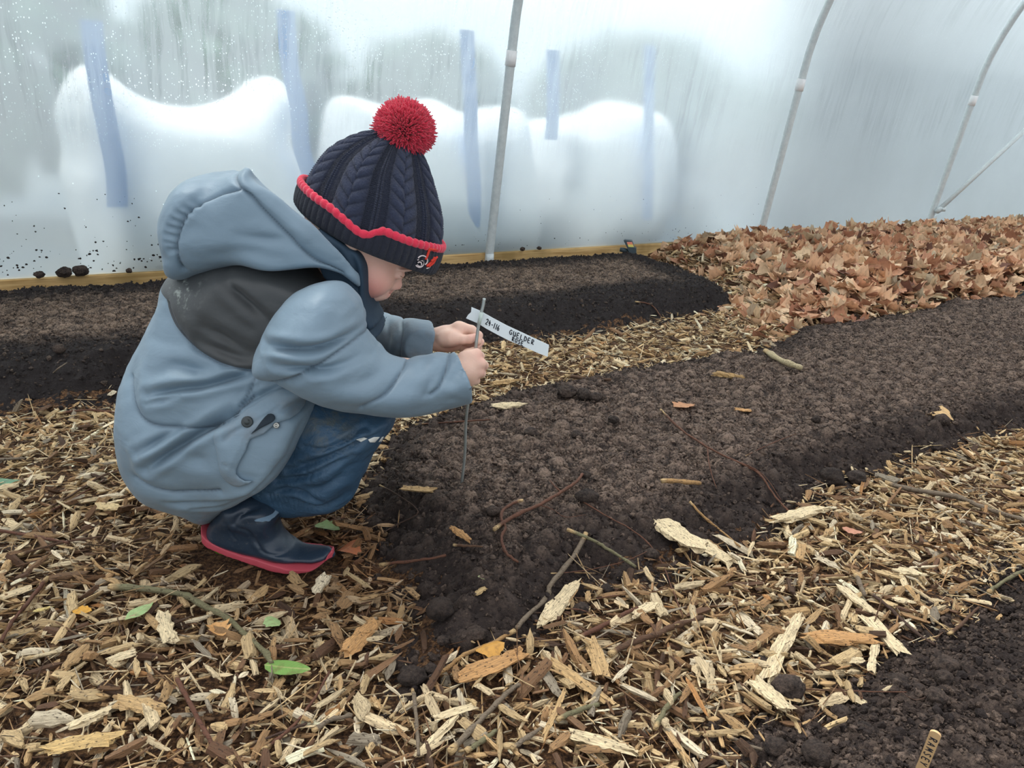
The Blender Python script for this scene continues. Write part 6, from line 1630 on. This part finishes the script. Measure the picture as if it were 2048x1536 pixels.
# ------------------------------------------------------------------ soil splashed on the plastic
rs = np.random.default_rng(61); Vv = []; Ff = []; o_ = 0
for _ in range(420):
    s = rs.uniform(-.1, 1.35) if rs.random() < .75 else rs.uniform(1.4, 3.2); z = .105+abs(rs.normal(0, .045)) if rs.random() < .7 else rs.uniform(.1, .34)
    r = rs.uniform(.0008, .0030)*(1.3 if z < .16 else 1)*(1 if s < 1.4 else .6); p = wp(s, hoop_n(z)-.004+.006*sin(s*2.1+z*3)*z, z)
    v = iv*r*rs.uniform(.6, 1.3, (12, 1)); v = v[:, [0]]*W_S*rs.uniform(.7, 1.6)+v[:, [1]]*W_N*.4+v[:, [2]]*np.array([0, 0, 1]); Vv.append(p+v); Ff.append(if_+o_); o_ += 12
sp2 = mesh_obj('soil_splashes', np.concatenate(Vv), [np.concatenate(Ff)], SOILC, attrs={'dry': ('FLOAT', np.zeros(o_))})
tag(sp2, 'specks of dark soil splashed on the foot of the plastic wall', 'soil', kind='stuff')

# ------------------------------------------------------------------ hand tool by the leaf pile, dark scraps at the right, wooden marker
M_BLK = m_plain('dark_grey_plastic', lin(62, 74, 80), .45, .4, bump=.0006)
M_STK = NT('warning_sticker'); tc_ = M_STK.attr('loc').outputs['Vector']; sx = M_STK.add('ShaderNodeSeparateXYZ'); M_STK.l(tc_, sx.inputs[0])
M_STK = M_STK.fin(M_STK.ramp(sx.outputs[0], [(.0, lin(214, 214, 120)), (.45, lin(236, 206, 110)), (.6, lin(236, 140, 110)), (1.0, lin(240, 150, 130))]), .4)
YT_ = PW(1265, 505, -.16)[1]
def slab(px_pts, Yp, th_, drop=0.0):
    P = [PY(x, y, Yp) for x, y in px_pts]; n = len(P); V = P+[p+np.array([.2*th_, th_, 0]) for p in P]
    return np.array(V), [tuple(range(n))[::-1], tuple(n+k for k in range(n))]+[(k, (k+1) % n, n+(k+1) % n, n+k) for k in range(n)]
gb = PY(1265, 520, YT_)
tl = thing('hand_tool', 'dark grey handled tool with an orange and yellow sticker stuck upright by the leaves', 'tool', (gb[0], YT_, gb[2]))
v_, f_ = slab([(1247, 481), (1250, 480), (1263, 482), (1268, 495), (1272, 497), (1272, 510), (1268, 513), (1261, 512), (1256, 500)], YT_, .035); part('handle', v_, f_, M_BLK, tl, smooth=False)
v_, f_ = slab([(1253.5, 484), (1264, 484), (1268, 494.5), (1257, 494)], YT_-.0012, .001); part('sticker', v_, f_, M_STK, tl, smooth=False, attrs={'loc': ('FLOAT_VECTOR', [(1, 0, 0), (1, 0, 0), (0, 0, 0), (0, 0, 0)]*2)})
v_, f_ = tube([PY(1240, 499, YT_+.02), PY(1248, 500, YT_+.02), PY(1258, 503, YT_+.018)], [.009, .010, .009], 10); part('grip', v_, f_, M_BLK, tl)
v_, f_ = tube([PY(1266, 512, YT_+.015), PY(1266, 522, YT_+.015)], .006, 8); part('stem', v_, f_, M_BLK, tl)
for k, (pts, lb) in enumerate([([(2008, 523), (2016, 518), (2030, 512), (2050, 511), (2070, 512), (2070, 526), (2050, 528), (2030, 527)], 'dark grey tool end in the leaves at the right edge, upper of two'), ([(2026, 590), (2036, 584), (2050, 582), (2066, 584), (2066, 600), (2050, 598), (2034, 597)], 'dark rubbery scrap at the right edge, lower of two')]):
    g = GP(2040, 522 if k == 0 else 594); v_, f_ = slab(pts, g[1]-.02, .05)
    v_ = v_-g; o = mesh_obj('dark_scrap', v_, f_, M_BLK, smooth=False); o.location = g; tag(o, lb, 'scrap', None)
    bv = o.modifiers.new('b', 'BEVEL'); bv.width = .005; bv.segments = 3
# wooden marker
t = NT('birch_stick'); tco = t.add('ShaderNodeTexCoord').outputs['Object']
M_BIR = t.fin(t.mix(t.noise(t.map(tco, (300, 300, 30)), 1, 3, .6), lin(222, 188, 142), lin(206, 166, 116)), .6, None, .3)
gm = GP(1845, 1570); YM = gm[1]-.01
mk = thing('wooden_marker', 'wooden plant marker with black handwriting stuck in the nearest dark bed', 'plant marker', tuple(gm))
A0 = PY(1873, 1463, YM-.03); A1 = PY(1840, 1545, YM-.012); ax = (A0-A1)/np.linalg.norm(A0-A1); tocam = CAM-A0; tocam /= np.linalg.norm(tocam); sd = np.cross(ax, tocam); sd /= np.linalg.norm(sd); nm_ = np.cross(sd, ax)
if nm_@tocam < 0: nm_ = -nm_
wdt = 10.5*mpp(A0); Lm = .085
prof = [(-Lm, -1), (-Lm, 1)]+[(0+wdt*sin(a), cos(a)) for a in np.linspace(0, pi, 12)]
V = []
for th_ in (.0009, -.0009):
    for a, b in prof: V.append(A0+ax*(a-wdt*1.0)+sd*(b*wdt)+nm_*th_)
n = len(prof); F_ = [tuple(range(n)), tuple(range(n, 2*n))[::-1]]+[((k+1) % n, k, n+k, n+(k+1) % n) for k in range(n)]
stk = part('stick', V, F_, M_BIR, mk, smooth=False)
ry = -sd if (ray(0, 0)@np.zeros(3)) else sd
# writing runs down the stick, letters' tops towards the right-hand side
right = sd if (sd@c_r) > 0 else -sd
org = A0-ax*.0085+nm_*.0011-right*wdt*.62
write('RAMSEY G', org, -ax, right*wdt*1.25, .0062, .0073, .00042, M_INK, 'handwriting', stk)
